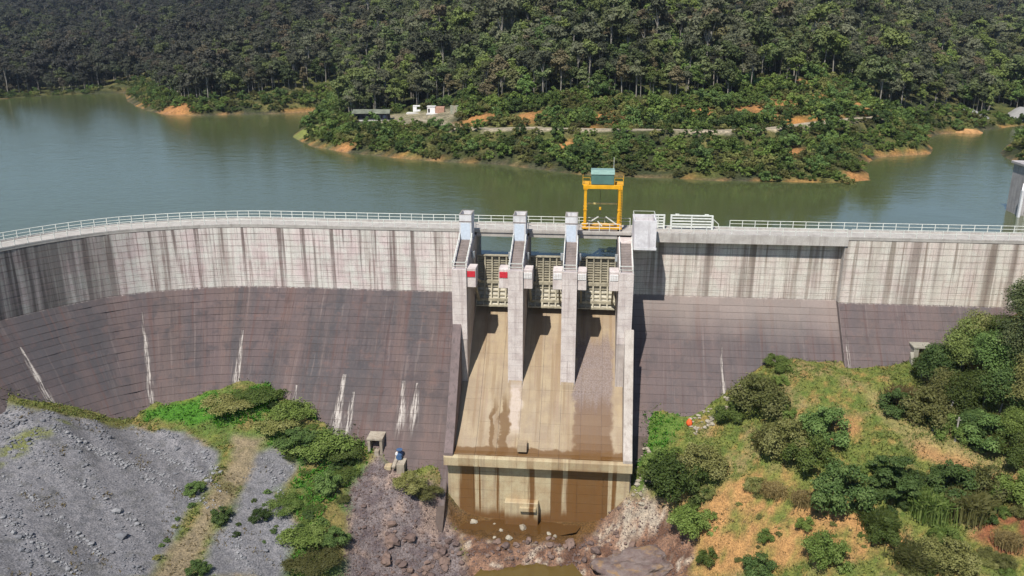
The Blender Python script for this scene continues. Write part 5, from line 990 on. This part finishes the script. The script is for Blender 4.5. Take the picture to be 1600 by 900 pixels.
for mesh, x, y, w, lab, hh_ in [
    (CEDAR, 1392, 772, 78, 'dense dark rounded cedar-like bush in the middle of the right bank', 1.05), (BUSH[1], 1312, 800, 88, 'big dark green bush left of the dense round bush on the right bank', 1.15), (BUSH[1], 1284, 684, 71, 'dark green bush at the left edge of the orange earth patch', 1.0), (BUSH[2], 1185, 640, 85, 'grey-green bush on the riprap near the white lime streak', 1.0), (BUSH[2], 1228, 700, 81, 'olive bush in the middle of the right bank thicket', 0.95), (BUSH[0], 1262, 730, 71, 'bright green bush below the grassy terrace', 1.0), (REED2, 1200, 700, 37, 'pale reed clump at the left edge of the right bank thicket', 0.9),
    (BUSH[3], 1060, 775, 78, 'large green bush beside the spillway on the right bank', 0.95), (BUSH[2], 1098, 735, 71, 'olive bush right of the spillway above the large green bush', 0.9), (BUSH[0], 1032, 726, 47, 'small green bush against the riprap beside the spillway', 0.9), (BUSH[3], 1085, 830, 59, 'green bush hanging over the orange cut beside the river', 0.8), (BUSH[3], 1292, 884, 56, 'single leafy green shrub on the orange earth at the bottom', 1.15), (BUSH[1], 1185, 905, 56, 'dark shrub at the bottom edge left of the leafy shrub', 1.0), (BUSH[2], 1180, 760, 34, 'small round shrub alone on the pale slope', 0.9), (BUSH[0], 1196, 845, 26, 'tiny green shrub on the orange slope', 1.0), (BUSH[0], 1258, 825, 30, 'small bright green shrub on bare earth below the big dark bush', 0.9), (BUSH[0], 1105, 880, 34, 'small green shrub on the cut above the rock outcrop', 1.1),
    (REED, 1372, 825, 47, 'spiky reed clump under the dense round bush', 0.9), (REED, 1450, 800, 56, 'tall spiky reed clump right of the dense round bush', 1.05), (REED2, 1510, 805, 56, 'wide reed clump near the red earth on the right', 1.05), (BUSH[1], 1480, 770, 71, 'dark bush behind the reed clumps on the right bank', 1.0), (BUSH[2], 1540, 770, 68, 'olive bush at the top of the red earth', 1.0), (BUSH[0], 1585, 780, 68, 'green bush at the right edge above the red earth', 1.0), (BUSH[0], 1380, 845, 52, 'leafy bush below the reed clump beside the orange earth', 1.0), (BUSH[2], 1480, 880, 76, 'olive bush at the bottom right corner', 0.8), (BUSH[0], 1475, 845, 45, 'small yellow-green bush at the lower right', 0.8), (REED2, 1430, 880, 59, 'pale reed clump at the bottom right', 0.7), (DRY, 1255, 785, 37, 'dry brown grass clump at the foot of the cut', 0.9), (DRY, 1210, 770, 40, 'dry grass clump on the slope edge', 0.8), (DRY, 1575, 850, 42, 'dry brown grass on the red earth at the right edge', 0.9),
    (BUSH[1], 1400, 640, 52, 'dark low bush at the foot of the right wood', 0.9), (DRY, 1412, 628, 51, 'reddish dry clump at the foot of the right wood', 1.0), (BUSH[2], 1450, 660, 76, 'olive thicket bush under the right wood', 1.1), (BUSH[1], 1530, 690, 68, 'dark bush by the pole at the right wood', 1.0), (BUSH[0], 1580, 712, 64, 'yellow-green bush at the right edge of the grass track', 0.9), (BUSH[0], 1490, 680, 51, 'green bush at the lower edge of the right wood', 0.9), (BUSH[0], 1215, 572, 42, 'low leafy bush at the corner where terrace meets dam', 0.6),
    (BUSH[4], 452, 640, 74, 'low bush on the crest of the left knoll', 0.6), (BUSH[1], 464, 690, 56, 'dark green bush above the shaded hollow on the left knoll', 0.55), (BUSH[5], 430, 660, 64, 'olive bush at the end of the footpath', 0.6), (BUSH[4], 505, 690, 100, 'bright bush on the right slope of the left knoll', 0.6), (BUSH[4], 545, 700, 64, 'green bush near the outlet portal', 0.6), (BUSH[1], 512, 765, 44, 'dark bush in the middle of the green gully', 0.9), (BUSH[4], 530, 740, 60, 'light bush on the edge of the purple rubble', 0.42), (BUSH[4], 445, 785, 56, 'green shrub on the gravel right of the path', 0.54), (BUSH[1], 408, 810, 30, 'small dark shrub beside the path on the gravel', 0.8), (BUSH[4], 470, 830, 74, 'green shrub at the lower edge of the green gully', 0.42), (BUSH[1], 524, 852, 40, 'dark shrub at the border of the rubble slope', 0.9), (BUSH[5], 490, 870, 80, 'pale green shrub at the bottom of the gully', 0.36), (BUSH[5], 358, 628, 76, 'brownish shrub beside the white stones on the knoll', 0.42), (BUSH[4], 405, 614, 70, 'shrub against the dam at the top of the knoll', 0.42), (BUSH[1], 346, 810, 34, 'small dark shrub on the left edge of the path', 0.8), (BUSH[1], 310, 893, 34, 'small dark shrub at the bottom of the path', 0.9), (BUSH[2], 640, 760, 50, 'olive shrub below the valve block', 0.6), (BUSH[1], 305, 765, 30, 'small shrub between the gravel mound and the path', 0.7), (BUSH[2], 670, 775, 40, 'olive shrub at the left foot of the spillway', 0.7), (BUSH[0], 1140, 652, 51, 'green shrub on the riprap above the orange bundle', 0.7), (BUSH[4], 1016, 740, 37, 'low green bush right beside the spillway wall', 1.0)]:
    bush_at(mesh, x, y, w, lab, 'reeds' if mesh in (REED, REED2) else ('dry grass' if mesh is DRY else 'bush'), None, hh_, 'reed_clump' if mesh in (REED, REED2) else ('dry_grass_clump' if mesh is DRY else 'bush'))
nt_ = [(1462, 610, 0, 0.95, 'tree at the left edge of the right wood, near the gallery entrance'), (1500, 600, 1, 1.0, 'tall grey-green tree in the right wood, its top above the dam break line'), (1545, 600, 0, 1.05, 'dark tree in the middle of the right wood'), (1590, 590, 1, 1.1, 'tallest tree at the right edge in front of the dam'), (1500, 650, 2, 1.0, 'bright leafy tree low in the right wood'), (1560, 650, 0, 1.0, 'dark dense tree low at the right edge'), (1600, 650, 3, 1.0, 'olive tree at the right edge above the grass track'), (1535, 640, 2, 0.95, 'green tree in the lower middle of the right wood'), (1440, 590, 2, 0.6, 'small tree beside the gallery entrance'), (1520, 570, 3, 0.95, 'olive tree high in the right wood'), (1565, 565, 2, 1.0, 'leafy green tree high in the right wood near the edge'), (1600, 530, 1, 1.0, 'grey-green treetop against the dam at the right edge'), (1585, 690, 2, 0.7, 'small green tree at the right edge by the track'), (1515, 685, 0, 0.6, 'small dark tree in front of the right wood'), (1620, 560, 3, 1.1, 'olive tree cut by the right frame edge beside the dam'), (1470, 645, 3, 0.8, 'small olive tree leaning out of the right wood')]
for x, y, k, s_, lab in nt_:
    P_ = bank(x, y); tm, cm, h_, cr_ = NEART[k]; t = empty('bank_tree', lab, 'tree', 'trees of the right wood', loc=(P_[0], P_[1], float(ground_z(P_[0], P_[1])) - 0.1), rot=(0, 0, random.uniform(0, 6.28)), scale=s_); obj_me('trunk', tm, None, t); obj_me('crown', cm, None, t)
P_ = bank(1492, 690); tag(MB().tube([(P_[0], P_[1], P_[2] - 0.5), (P_[0], P_[1], P_[2] + 3.4)], [0.14, 0.10], 8).tube([(P_[0] - .3, P_[1], P_[2] + 3.0), (P_[0] + .3, P_[1], P_[2] + 3.0)], 0.05, 6).build('wooden_pole', M_BARK), 'short brown wooden pole at the foot of the right wood', 'pole')
P_ = bank(1462, 672); tag(MB().tube([(P_[0] - 0.6, P_[1] - 0.4, P_[2] + 0.1), (P_[0] + 0.6, P_[1], P_[2] + 0.7), (P_[0] + 1.3, P_[1] + 0.5, P_[2] + 2.2), (P_[0] + 2.1, P_[1] + 1.0, P_[2] + 3.8)], [0.17, 0.17, 0.14, 0.09], 8).build('fallen_trunk', M_BARK, None, True), 'bare curved grey trunk leaning against the right wood', 'trunk')
# the thicket between the named bushes
rng = np.random.default_rng(303)
def thicket(n, poly, wmin, wmax, label, group, kinds, flat=(0.6, 1.0)):
    P_ = np.array(zone(poly)); got = 0
    while got < n:
        x, y = rng.uniform(P_[:, 0].min(), P_[:, 0].max()), rng.uniform(P_[:, 1].min(), P_[:, 1].max())
        if poly_sd(np.array([x]), np.array([y]), P_)[0] < 0: continue
        me = BUSH[int(rng.choice(kinds))]; o = obj_me('bush', me, None); s_ = rng.uniform(wmin, wmax) / 3.8; o.location = (x, y, float(ground_z(x, y)) - 0.1); o.rotation_euler = (0, 0, rng.uniform(0, 6.28)); o.scale = (s_, s_, s_ * rng.uniform(*flat)); tag(o, label, 'bush', group); got += 1
thicket(9, [(1165, 610), (1225, 600), (1290, 650), (1300, 700), (1250, 740), (1190, 700), (1150, 660)], 1.2, 3.0, 'bush in the thicket on the slope below the grassy terrace', 'thicket below the terrace', (0, 1, 2, 2))
thicket(14, [(1300, 740), (1420, 730), (1600, 780), (1600, 840), (1480, 850), (1380, 830), (1290, 800)], 1.2, 3.2, 'bush in the thicket round the dense dark cedar-like bush', 'thicket on the right bank', (0, 1, 1, 2))
thicket(16, [(1400, 850), (1600, 860), (1600, 905), (1400, 905)], 0.8, 2.4, 'low bush at the lower right corner of the bank', 'low bushes at the lower right', (0, 2, 2))
thicket(24, [(1410, 610), (1470, 600), (1600, 640), (1600, 715), (1500, 690), (1440, 665)], 1.2, 3.0, 'bush in the undergrowth of the right wood', 'undergrowth of the right wood', (0, 1, 2))
thicket(9, [(1010, 690), (1060, 690), (1120, 740), (1110, 800), (1060, 830), (1015, 770)], 1.0, 2.4, 'bush on the slope right of the spillway wall', 'bushes right of the spillway', (0, 0, 2, 3))
thicket(18, [(1110, 790), (1180, 760), (1300, 800), (1400, 860), (1390, 900), (1120, 900)], 0.4, 1.0, 'small scattered shrub on the orange earth', 'shrubs on the orange earth', (0, 2, 2), (0.7, 1.0))
thicket(48, [(410, 612), (450, 625), (520, 665), (575, 690), (540, 760), (535, 890), (470, 890), (470, 740), (430, 680)], 0.7, 2.2, 'low bush in the green gully of the left knoll', 'bushes of the left gully', (4, 4, 5, 1), (0.6, 0.9))
thicket(12, [(330, 725), (345, 735), (300, 800), (262, 850), (240, 880), (250, 850), (290, 790)], 0.4, 1.0, 'small shrub along the left edge of the footpath', 'shrubs along the path', (1, 2), (0.6, 0.9))
thicket(12, [(380, 760), (440, 770), (460, 830), (420, 850), (350, 840)], 0.4, 1.0, 'small shrub on the gravel right of the footpath', 'shrubs on the right gravel', (1, 0), (0.6, 0.9))
# grass, weeds and stones too many to count
def tufts(name, label, X, Y, size, mat, rng, nb=5):
    n = len(X); Zg = ground_z(X, Y); N = n * nb; k = np.repeat(np.arange(n), nb); b = np.c_[X[k], Y[k]] + rng.normal(size=(N, 2)) * (0.35 * size[k])[:, None]; a = rng.random(N) * 6.283; l = size[k] * (0.5 + rng.random(N)); d = np.c_[np.cos(a), np.sin(a)]; s = np.c_[-d[:, 1], d[:, 0]] * (0.16 * l)[:, None]; z = Zg[k] - 0.04
    V = np.stack([np.c_[b - s, z], np.c_[b + s, z], np.c_[b + d * (l * 0.55)[:, None] + s * 0.6, z + l * 0.7], np.c_[b + d * (l * 0.75)[:, None] - s * 0.5, z + l * 0.75]], 1).reshape(-1, 3)
    me = leaf_mesh(name, V, np.arange(4 * N).reshape(N, 4), np.repeat(rng.random(N), 4)); o = obj_me(name, me, mat); return tag(o, label, kind='stuff')
rng = np.random.default_rng(77); X = rng.uniform(-80, 92, 150000); Y = rng.uniform(-62, -4, 150000)
px, py, de = proj_np(X, Y, ground_z(X, Y)); vis = (px > -20) & (px < 1620) & (py < 915) & (py > 540); X = X[vis]; Y = Y[vis]
wv = {k: gsample(W[k], X, Y) for k in W}; bare = np.maximum.reduce([wv['gravel'], wv['gravel2'], wv['purple'], wv['river'], wv['path'], wv['pale'], wv['wet']]); cutw = np.maximum.reduce([wv['cut'], wv['cut2'], wv['cut3'], wv['red']])
pn = fbm(X * 0.25, Y * 0.25, 131, 3); g_ = (bare < 0.4) & (cutw < 0.5) & (rng.random(len(X)) < 0.25 + 1.2 * sstep(0.3, 0.65, pn)); br_ = g_ & (np.maximum(wv['bright'], np.maximum(wv['bank'], wv['knoll'] * (pn > 0.48))) > 0.5)
M_GRASS = leaf_material('grass_blade', (0.095, 0.12, 0.028), (0.11, 0.13, 0.03), (0.18, 0.19, 0.055)); M_GRASSB = leaf_material('bright_weed', (0.05, 0.16, 0.012), (0.06, 0.17, 0.015), (0.10, 0.25, 0.03))
k = g_ & ~br_; tufts('grass', 'rough yellow-green grass on the banks below the dam', X[k], Y[k], rng.uniform(0.12, 0.34, k.sum()), M_GRASS, rng, 4)
k = br_; tufts('weeds', 'bright green low weeds on the knoll and beside the spillway', X[k], Y[k], rng.uniform(0.18, 0.42, k.sum()), M_GRASSB, rng, 6)
k = ((cutw > 0.5) & (pn > 0.5) & (rng.random(len(X)) < 0.35)) | ((wv['path'] > 0.5) & (pn > 0.5) & (rng.random(len(X)) < 0.3)) | ((np.maximum(wv['gravel'], wv['gravel2']) > 0.6) & (pn > 0.66) & (rng.random(len(X)) < 0.25)); tufts('dry_grass', 'sparse dry grass on bare earth and gravel', X[k], Y[k], rng.uniform(0.12, 0.3, k.sum()), M_SH[3], rng, 4)
def rock_proto(seed, sub=1):
    bm = bmesh.new(); bmesh.ops.create_icosphere(bm, subdivisions=sub, radius=0.5); r = np.random.default_rng(seed); sx = r.uniform(0.75, 1.25, 3) * np.array([1.1, 0.95, 0.7])
    for v in bm.verts:
        f = 1 + r.normal() * 0.13; v.co = Vector((v.co.x * sx[0] * f, v.co.y * sx[1] * f, v.co.z * sx[2] * f))
    pl = r.normal(size=(3, 3))
    for p in pl:
        p = p / np.linalg.norm(p)
        for v in bm.verts:
            d = v.co.dot(Vector(p)) - 0.33
            if d > 0: v.co -= Vector(p) * d * 0.9
    me = bpy.data.meshes.new('rock'); bm.to_mesh(me); bm.free(); return me
def rock_material(name, cs):
    t = NT(name, 0.9, 0.25); r = t.rnd(); p = t.obj(); n = t.noise(t.pos(), 2.5, 5, 0.65); c = t.mix(t.step(r, 0.3, 0.7), cs[0], cs[1]); c = t.mix(t.step(n, 0.4, 0.7, 0, 0.6), c, cs[2]); t.col(c).bump(t.noise(t.pos(), 8, 5, 0.7), 0.5, 0.05); return t.m
M_RKG = rock_material('grey_stone', ((0.17, 0.17, 0.18), (0.27, 0.265, 0.265), (0.10, 0.10, 0.105))); M_RKP = rock_material('purple_stone', ((0.130, 0.090, 0.078), (0.195, 0.132, 0.105), (0.078, 0.058, 0.052))); M_RKW = rock_material('pale_stone', ((0.36, 0.32, 0.25), (0.28, 0.24, 0.18), (0.17, 0.14, 0.10)))
def rock_field(name, label, X, Y, size, mat, protos, rng):
    Vs = []; Fs = []; o0 = 0; Zg = ground_z(X, Y); PV = [np.array([v.co for v in p.vertices]) for p in protos]; PFc = [np.array([list(f.vertices) for f in p.polygons]) for p in protos]
    for i in range(len(X)):
        k = rng.integers(0, len(protos)); a = rng.random() * 6.283; c_, s_ = math.cos(a), math.sin(a); v = PV[k] * size[i]; v = np.c_[v[:, 0] * c_ - v[:, 1] * s_, v[:, 0] * s_ + v[:, 1] * c_, v[:, 2]] + np.array([X[i], Y[i], Zg[i] + 0.1 * size[i]]); Vs.append(v); Fs.append(PFc[k] + o0); o0 += len(v)
    return tag(obj_me(name, mesh_np(name, np.concatenate(Vs), np.concatenate(Fs)), mat), label, kind='stuff')
lowp = [rock_proto(i, 1) for i in range(6)]; RP = [rock_proto(i + 20, 2) for i in range(8)]
gw = np.maximum(wv['gravel'], wv['gravel2']); fr = gsample(furrow, X, Y); k = (gw > 0.6) & (rng.random(len(X)) < 0.05 + 0.6 * sstep(0.55, 0.63, fr)); rock_field('gravel', 'loose grey gravel and stones on the spoil mound', X[k], Y[k], np.exp(rng.normal(-1.75, 0.55, k.sum())), M_RKG, lowp, rng)
rx = []; ry = []
for (xa_, ya_), (xb_, yb_), n_ in (((95, 672), (350, 800), 200), ((0, 742), (160, 868), 170), ((60, 662), (270, 745), 170), ((210, 690), (345, 765), 170), ((0, 812), (120, 898), 140), ((30, 700), (230, 830), 120), ((300, 700), (340, 740), 60), ((415, 710), (445, 790), 60), ((360, 800), (380, 890), 60)):
    a_ = ground_hit(xa_, ya_); b2_ = ground_hit(xb_, yb_); u_ = rng.random(n_) ** 0.8; rx.append(a_[0] + (b2_[0] - a_[0]) * u_ + rng.normal(size=n_) * 0.38); ry.append(a_[1] + (b2_[1] - a_[1]) * u_ + rng.normal(size=n_) * 0.38)
rx = np.concatenate(rx); ry = np.concatenate(ry); rock_field('stone_rows', 'rows of loose pale stones running down the grey spoil slope', rx, ry, np.exp(rng.normal(-1.45, 0.45, len(rx))), rock_material('pale_grey_stone', ((0.19, 0.19, 0.20), (0.26, 0.257, 0.26), (0.12, 0.12, 0.125))), lowp, rng)
k = (np.maximum(wv['purple'], wv['river'] * (wv['wet'] < 0.5)) > 0.6) & (rng.random(len(X)) < 0.9); rock_field('rubble', 'broken purple-brown rubble in the river bed and on its left slope', X[k], Y[k], np.exp(rng.normal(-1.95, 0.5, k.sum())), M_RKP, lowp, rng)
# boulders one can pick out
def boulders(n, poly, smin, smax, mat, label, group, name='boulder'):
    P_ = zone(poly); P_ = np.array(P_); got = 0
    while got < n:
        x, y = rng.uniform(P_[:, 0].min(), P_[:, 0].max()), rng.uniform(P_[:, 1].min(), P_[:, 1].max())
        if poly_sd(np.array([x]), np.array([y]), P_)[0] < 0: continue
        me = RP[rng.integers(0, len(RP))]; key = me.name + mat.name
        if key not in _rk: c = me.copy(); c.materials.clear(); c.materials.append(mat); _rk[key] = c
        o = obj_me(name, _rk[key], None); s_ = smin + (smax - smin) * rng.random() ** 2.2; o.location = (x, y, float(ground_z(x, y)) + 0.12 * s_); o.rotation_euler = (rng.uniform(-.4, .4), rng.uniform(-.4, .4), rng.uniform(0, 6.28)); o.scale = (s_,) * 3; tag(o, label, 'boulder', group); got += 1
_rk = {}
boulders(64, [(610, 790), (680, 800), (715, 850), (735, 900), (600, 900), (590, 850)], 0.5, 1.7, M_RKP, 'purple-grey boulder in the rubble left of the river', 'boulders left of the river')
boulders(46, [(740, 850), (880, 845), (960, 820), (990, 850), (900, 880), (760, 875)], 0.5, 1.5, M_RKP, 'dark red-brown boulder in the river bed below the spillway', 'boulders in the river bed')
boulders(12, [(690, 800), (730, 830), (800, 850), (880, 850), (880, 830), (760, 815)], 0.5, 1.3, M_RKW, 'pale stained boulder at the foot of the apron wall', 'boulders at the apron foot')
boulders(60, [(990, 700), (1015, 700), (1030, 770), (1010, 800), (975, 800), (990, 760)], 0.35, 0.95, M_RKW, 'pale riprap stone beside the right spillway wall', 'riprap beside the spillway')
boulders(54, [(1075, 652), (1130, 618), (1165, 592), (1160, 620), (1120, 660), (1085, 680)], 0.35, 0.95, M_RKW, 'pale riprap stone along the foot of the right wing', 'riprap along the right wing')
boulders(14, [(335, 632), (370, 628), (372, 640), (340, 648)], 0.25, 0.6, M_RKW, 'white stone on top of the left knoll', 'white stones on the knoll')
boulders(20, [(440, 705), (470, 735), (430, 760), (400, 740)], 0.3, 0.7, M_RKG, 'grey stone on the slope right of the footpath', 'stones right of the path')
# bedrock outcrop at the bottom of the river
P_ = bank(1000, 884); bm = bmesh.new(); bmesh.ops.create_icosphere(bm, subdivisions=5, radius=1.0)
co = np.array([v.co for v in bm.verts]); nn = 1 + (fbm(co[:, 0] * 1.6 + 3, co[:, 1] * 1.6 + co[:, 2] * 2.2, 141, 5) - 0.5) * 0.8 + (vnoise(co[:, 0] * 5, co[:, 2] * 5 + co[:, 1], 143) - 0.5) * 0.08
for v, f in zip(bm.verts, nn): v.co = Vector((v.co.x * 6.2 * f, v.co.y * 3.2 * f, v.co.z * 3.0 * f))
me = bpy.data.meshes.new('rock_outcrop'); bm.to_mesh(me); bm.free(); me.polygons.foreach_set('use_smooth', [False] * len(me.polygons))
t = NT('bedrock', 0.85, 0.3); p = t.pos(); a = t.noise(p, 0.8, 6, 0.65); b = t.noise(p, 1.0, 5, 0.6, sc=(0.5, 0.5, 2.0)); c = t.mix(t.step(a, 0.35, 0.65), (0.130, 0.090, 0.080), (0.185, 0.145, 0.130)); c = t.mix(t.step(b, 0.5, 0.65, 0, 0.7), c, (0.27, 0.165, 0.075)); t.col(c).bump(t.math('ADD', a, t.noise(p, 5, 5, 0.7)), 0.6, 0.15)
o = obj_me('rock_outcrop', me, t.m); o.location = (P_[0], P_[1] - 0.5, P_[2] - 0.4); o.rotation_euler = (0.25, 0, 0.1); tag(o, 'broad purple-brown bedrock outcrop beside the river pool', 'rock')
# pools
def pool(name, px_pts, z, label, col_):
    pts = [atZ(x, y, z) for x, y in px_pts]; n = len(pts); c_ = np.mean(pts, axis=0); V = [c_] + pts; F = [(0, i + 1, (i + 1) % n + 1) for i in range(n)]; t = NT(name + '_water', 0.08, 0.5); t.col(col_); t.bump(t.noise(t.pos(), 2.0, 3), 0.1, 0.03); tag(obj_me(name, mesh_np(name, V, F), t.m), label, kind='structure')
pool('river_pool', [(735, 905), (770, 870), (800, 858), (850, 862), (895, 880), (915, 905), (900, 960), (740, 960)], -38.95, 'brown pool in the river bed at the bottom', (0.105, 0.07, 0.02))
pool('apron_pool', [(690, 795), (760, 800), (860, 800), (925, 802), (900, 832), (860, 840), (830, 838), (800, 846), (770, 840), (745, 841), (720, 830), (702, 818)], -37.42, 'shallow brown water at the foot of the apron wall', (0.085, 0.042, 0.012))
# orange bundle on the grass
P_ = bank(1077, 664); b_ = bmesh.new(); bmesh.ops.create_icosphere(b_, subdivisions=3, radius=0.5)
for v in b_.verts:
    q_ = max(0.0, v.co.z + 0.5); w_ = 1.1 - 0.55 * q_ + 0.18 * math.sin(5 * math.atan2(v.co.y, v.co.x)) * (1 - q_); v.co = Vector((v.co.x * w_, v.co.y * w_, v.co.z * 1.15))
me = bpy.data.meshes.new('bundle'); b_.to_mesh(me); b_.free(); me.polygons.foreach_set('use_smooth', [True] * len(me.polygons)); o = obj_me('bundle', me, plain('orange_cloth', (0.75, 0.12, 0.03), 0.7)); o.location = (P_[0], P_[1], P_[2] + 0.42); tag(o, 'small bright orange bundle lying on the grass right of the spillway', 'bundle')
# ---------------------------------------------------------------- buildings on the spur
def land_at(px_, py_, h): 
    P_ = atZ(px_, py_, WL + h); return P_
M_SHEDW = plain('dark_shed_wall', (0.045, 0.045, 0.055), 0.8, 0, 0.3); M_RUST = plain('rusty_green_sheet_roof', (0.16, 0.17, 0.125), 0.7, 0, 0.5, 0.5); M_PALE = concrete('pale_plaster', (0.66, 0.64, 0.60), (0.4, 0.37, 0.33), 0.3)
P_ = land_at(580, 190, 4.6); zz = float(land_h(np.array([P_[0]]), np.array([P_[1]]))[0][0]); sh = empty('long_shed', 'long dark single-storey shed with a rusty green sheet roof', 'shed', loc=(P_[0], P_[1], zz - 0.2), rot=(0, 0, YAW))
L_ = 11.6; MB().box(-L_ / 2, L_ / 2, 0, 5, 0.0, 0.55).build('plinth', M_PALE, sh); MB().box(-L_ / 2 + .1, L_ / 2 - .1, 0.15, 4.9, 0.551, 2.75).build('wall', M_SHEDW, sh)
MB().prism([(-0.9, 2.66), (2.5, 3.75), (5.9, 2.66), (5.9, 2.74), (2.5, 3.84), (-0.9, 2.74)], -L_ / 2 - 0.5, L_ / 2 + 0.5).build('roof', M_RUST, sh)
for x in (-4.6, -2.2, 0.2): w_ = MB().box(x - 0.6, x + 0.6, 0.08, 0.149, 1.2, 2.1).build('window', M_DARK, sh); MB().box(x - 0.04, x + 0.04, 0.05, 0.079, 1.2, 2.1).build('mullion', M_RUST, w_)
MB().box(2.3, 3.2, 0.08, 0.149, 0.56, 2.3).build('door', plain('grey_door', (0.14, 0.15, 0.17), 0.6), sh); MB().box(3.9, 5.0, 0.08, 0.149, 1.2, 2.1).build('window', plain('bluish_pane', (0.16, 0.2, 0.26), 0.2), sh)
for x in (-5.2, -1.6, 2.0, 5.4): MB().bar((x, -0.75, 0), (x, -0.75, 2.62), 0.12).build('porch_post', M_SHEDW, sh)
P_ = land_at(680, 177, 7.2); zz = float(land_h(np.array([P_[0]]), np.array([P_[1]]))[0][0]); hu = empty('hut', 'small whitewashed ruined hut beside the dirt road', 'hut', loc=(P_[0], P_[1], zz - 0.2), rot=(0, 0, YAW))
MB().box(-2.6, -0.05, 0, 3.2, 0, 2.5).build('wall', plain('whitewash_wall', (0.78, 0.74, 0.72), 0.8, 0, 0.15), hu); MB().prism([(0.05, 0), (0.05, 2.3), (3.0, 2.4), (3.0, 0)], 0.0, 3.0).build('brick_wall', plain('bare_brick_wall', (0.42, 0.24, 0.17), 0.9, 0, 0.3), hu); MB().box(-2.35, -1.75, -0.03, -0.001, 0.6, 1.9).build('window', M_DARK, hu); MB().box(-2.8, 0.1, -0.15, 3.35, 2.501, 2.62).build('roof', M_PALE, hu); MB().box(-2.9, 3.6, -1.4, -0.04, 0, 0.35).build('step', M_PALE, hu)
P_ = land_at(711, 179, 7.4); zz = float(land_h(np.array([P_[0]]), np.array([P_[1]]))[0][0]); fe = empty('sheet_fence', 'upright grey-green sheet metal fence right of the white hut', 'fence', loc=(P_[0], P_[1], zz - 0.2), rot=(0, 0, YAW))
for k in range(5): MB().box(-1.5 + 0.6 * k + 0.01, -0.9 + 0.6 * k - 0.01, 0.0 + 0.02 * (k % 2), 0.05 + 0.02 * (k % 2), 0, 2.8 - 0.06 * (k % 3)).build('sheet', plain('weathered_sheet_%d' % k, (0.30 + .03 * (k % 3), 0.31, 0.23), 0.7), fe)
P_ = land_at(650, 151, 11.5); zz = float(land_h(np.array([P_[0]]), np.array([P_[1]]))[0][0]); ws = empty('water_tank', 'tiny white block-shaped tank house on the slope above the yard', 'tank', loc=(P_[0], P_[1], zz - 0.1), rot=(0, 0, YAW))
MB().box(-1.2, 0.1, 0, 1.5, 0, 1.9).build('tank_wall', M_WBOARD, ws); MB().box(-1.2, 1.3, -0.1, 1.6, 1.901, 2.2).build('roof', M_WBOARD, ws); MB().box(0.1, 1.3, 0.1, 1.4, 0, 0.8).build('base', M_WBOARD, ws); MB().box(-3.2, 1.8, -3.5, 0.5, -2.5, -0.02).build('terrace', M_PALE, ws)
# gravel heaps beyond the inlet
t = NT('heap_gravel', 0.95, 0.1); t.col(t.mix(t.noise(t.pos(), 1.2, 5, 0.7), (0.20, 0.195, 0.185), (0.31, 0.30, 0.285))); t.bump(t.noise(t.pos(), 2, 5), 0.5, 0.2); M_HEAP = t.m
for x, D_, r_, h_, lab in ((1512, 174, 9, 5.0, 'rounded grey gravel heap beyond the inlet at the upper right'), (1594, 180, 8, 5.0, 'grey gravel heap at the right edge beyond the inlet')):
    q_ = land_hit(x, D_); zz = float(land_h(np.array([q_[0]]), np.array([q_[1]]))[0][0]); bm = bmesh.new(); bmesh.ops.create_cone(bm, segments=40, radius1=r_, radius2=0.6, depth=h_, cap_ends=False); bmesh.ops.subdivide_edges(bm, edges=list(bm.edges), cuts=4, use_grid_fill=True); co = np.array([v.co for v in bm.verts]); nn = fbm(co[:, 0] * 0.25, co[:, 1] * 0.25, 151, 4) - 0.5
    for v, f in zip(bm.verts, nn): v.co.z += f * 2.0 - (0.0 if v.co.z < h_ * 0.2 else (v.co.z - h_ * 0.2) * 0.25)
    me = bpy.data.meshes.new('gravel_heap'); bm.to_mesh(me); bm.free(); me.polygons.foreach_set('use_smooth', [True] * len(me.polygons)); o = obj_me('gravel_heap', me, M_HEAP); o.location = (q_[0], q_[1], min(zz, WL + 3.0) + h_ / 2 - 1.6); tag(o, lab, 'gravel heap')
P_ = atZ(1500, 206, WL + 0.2); bm = bmesh.new(); bmesh.ops.create_icosphere(bm, subdivisions=4, radius=1.0); co = np.array([v.co for v in bm.verts]); nn = fbm(co[:, 0] * 2.5, co[:, 1] * 2.5, 161, 4) - 0.5
for v, f in zip(bm.verts, nn): v.co = Vector((v.co.x * 7.5, v.co.y * 4.0, v.co.z * 1.1 + f * 1.6))
me = bpy.data.meshes.new('islet'); bm.to_mesh(me); bm.free(); o = obj_me('islet', me, plain('orange_earth', (0.40, 0.22, 0.09), 0.95, 0, 0.4, 0.6)); o.location = (P_[0], P_[1], WL - 0.1); tag(o, 'low orange earth islet in the inlet at the right', 'islet', kind='structure')
# ---------------------------------------------------------------- the valley's thin haze
hz = MB().box(-1030, 800, -135, 1180, -60, 140).build('haze', None); tag(hz, 'thin blue valley haze over the whole place', kind='stuff')
hm = bpy.data.materials.new('valley_haze'); hm.use_nodes = True; ht = hm.node_tree; ht.nodes.remove(ht.nodes['Principled BSDF']); pvn = ht.nodes.new('ShaderNodeVolumePrincipled')
pvn.inputs['Color'].default_value = (0.70, 0.80, 1.0, 1); pvn.inputs['Density'].default_value = 0.00007; pvn.inputs['Anisotropy'].default_value = 0.2
ht.links.new(pvn.outputs[0], ht.nodes['Material Output'].inputs['Volume']); hz.data.materials.clear(); hz.data.materials.append(hm)
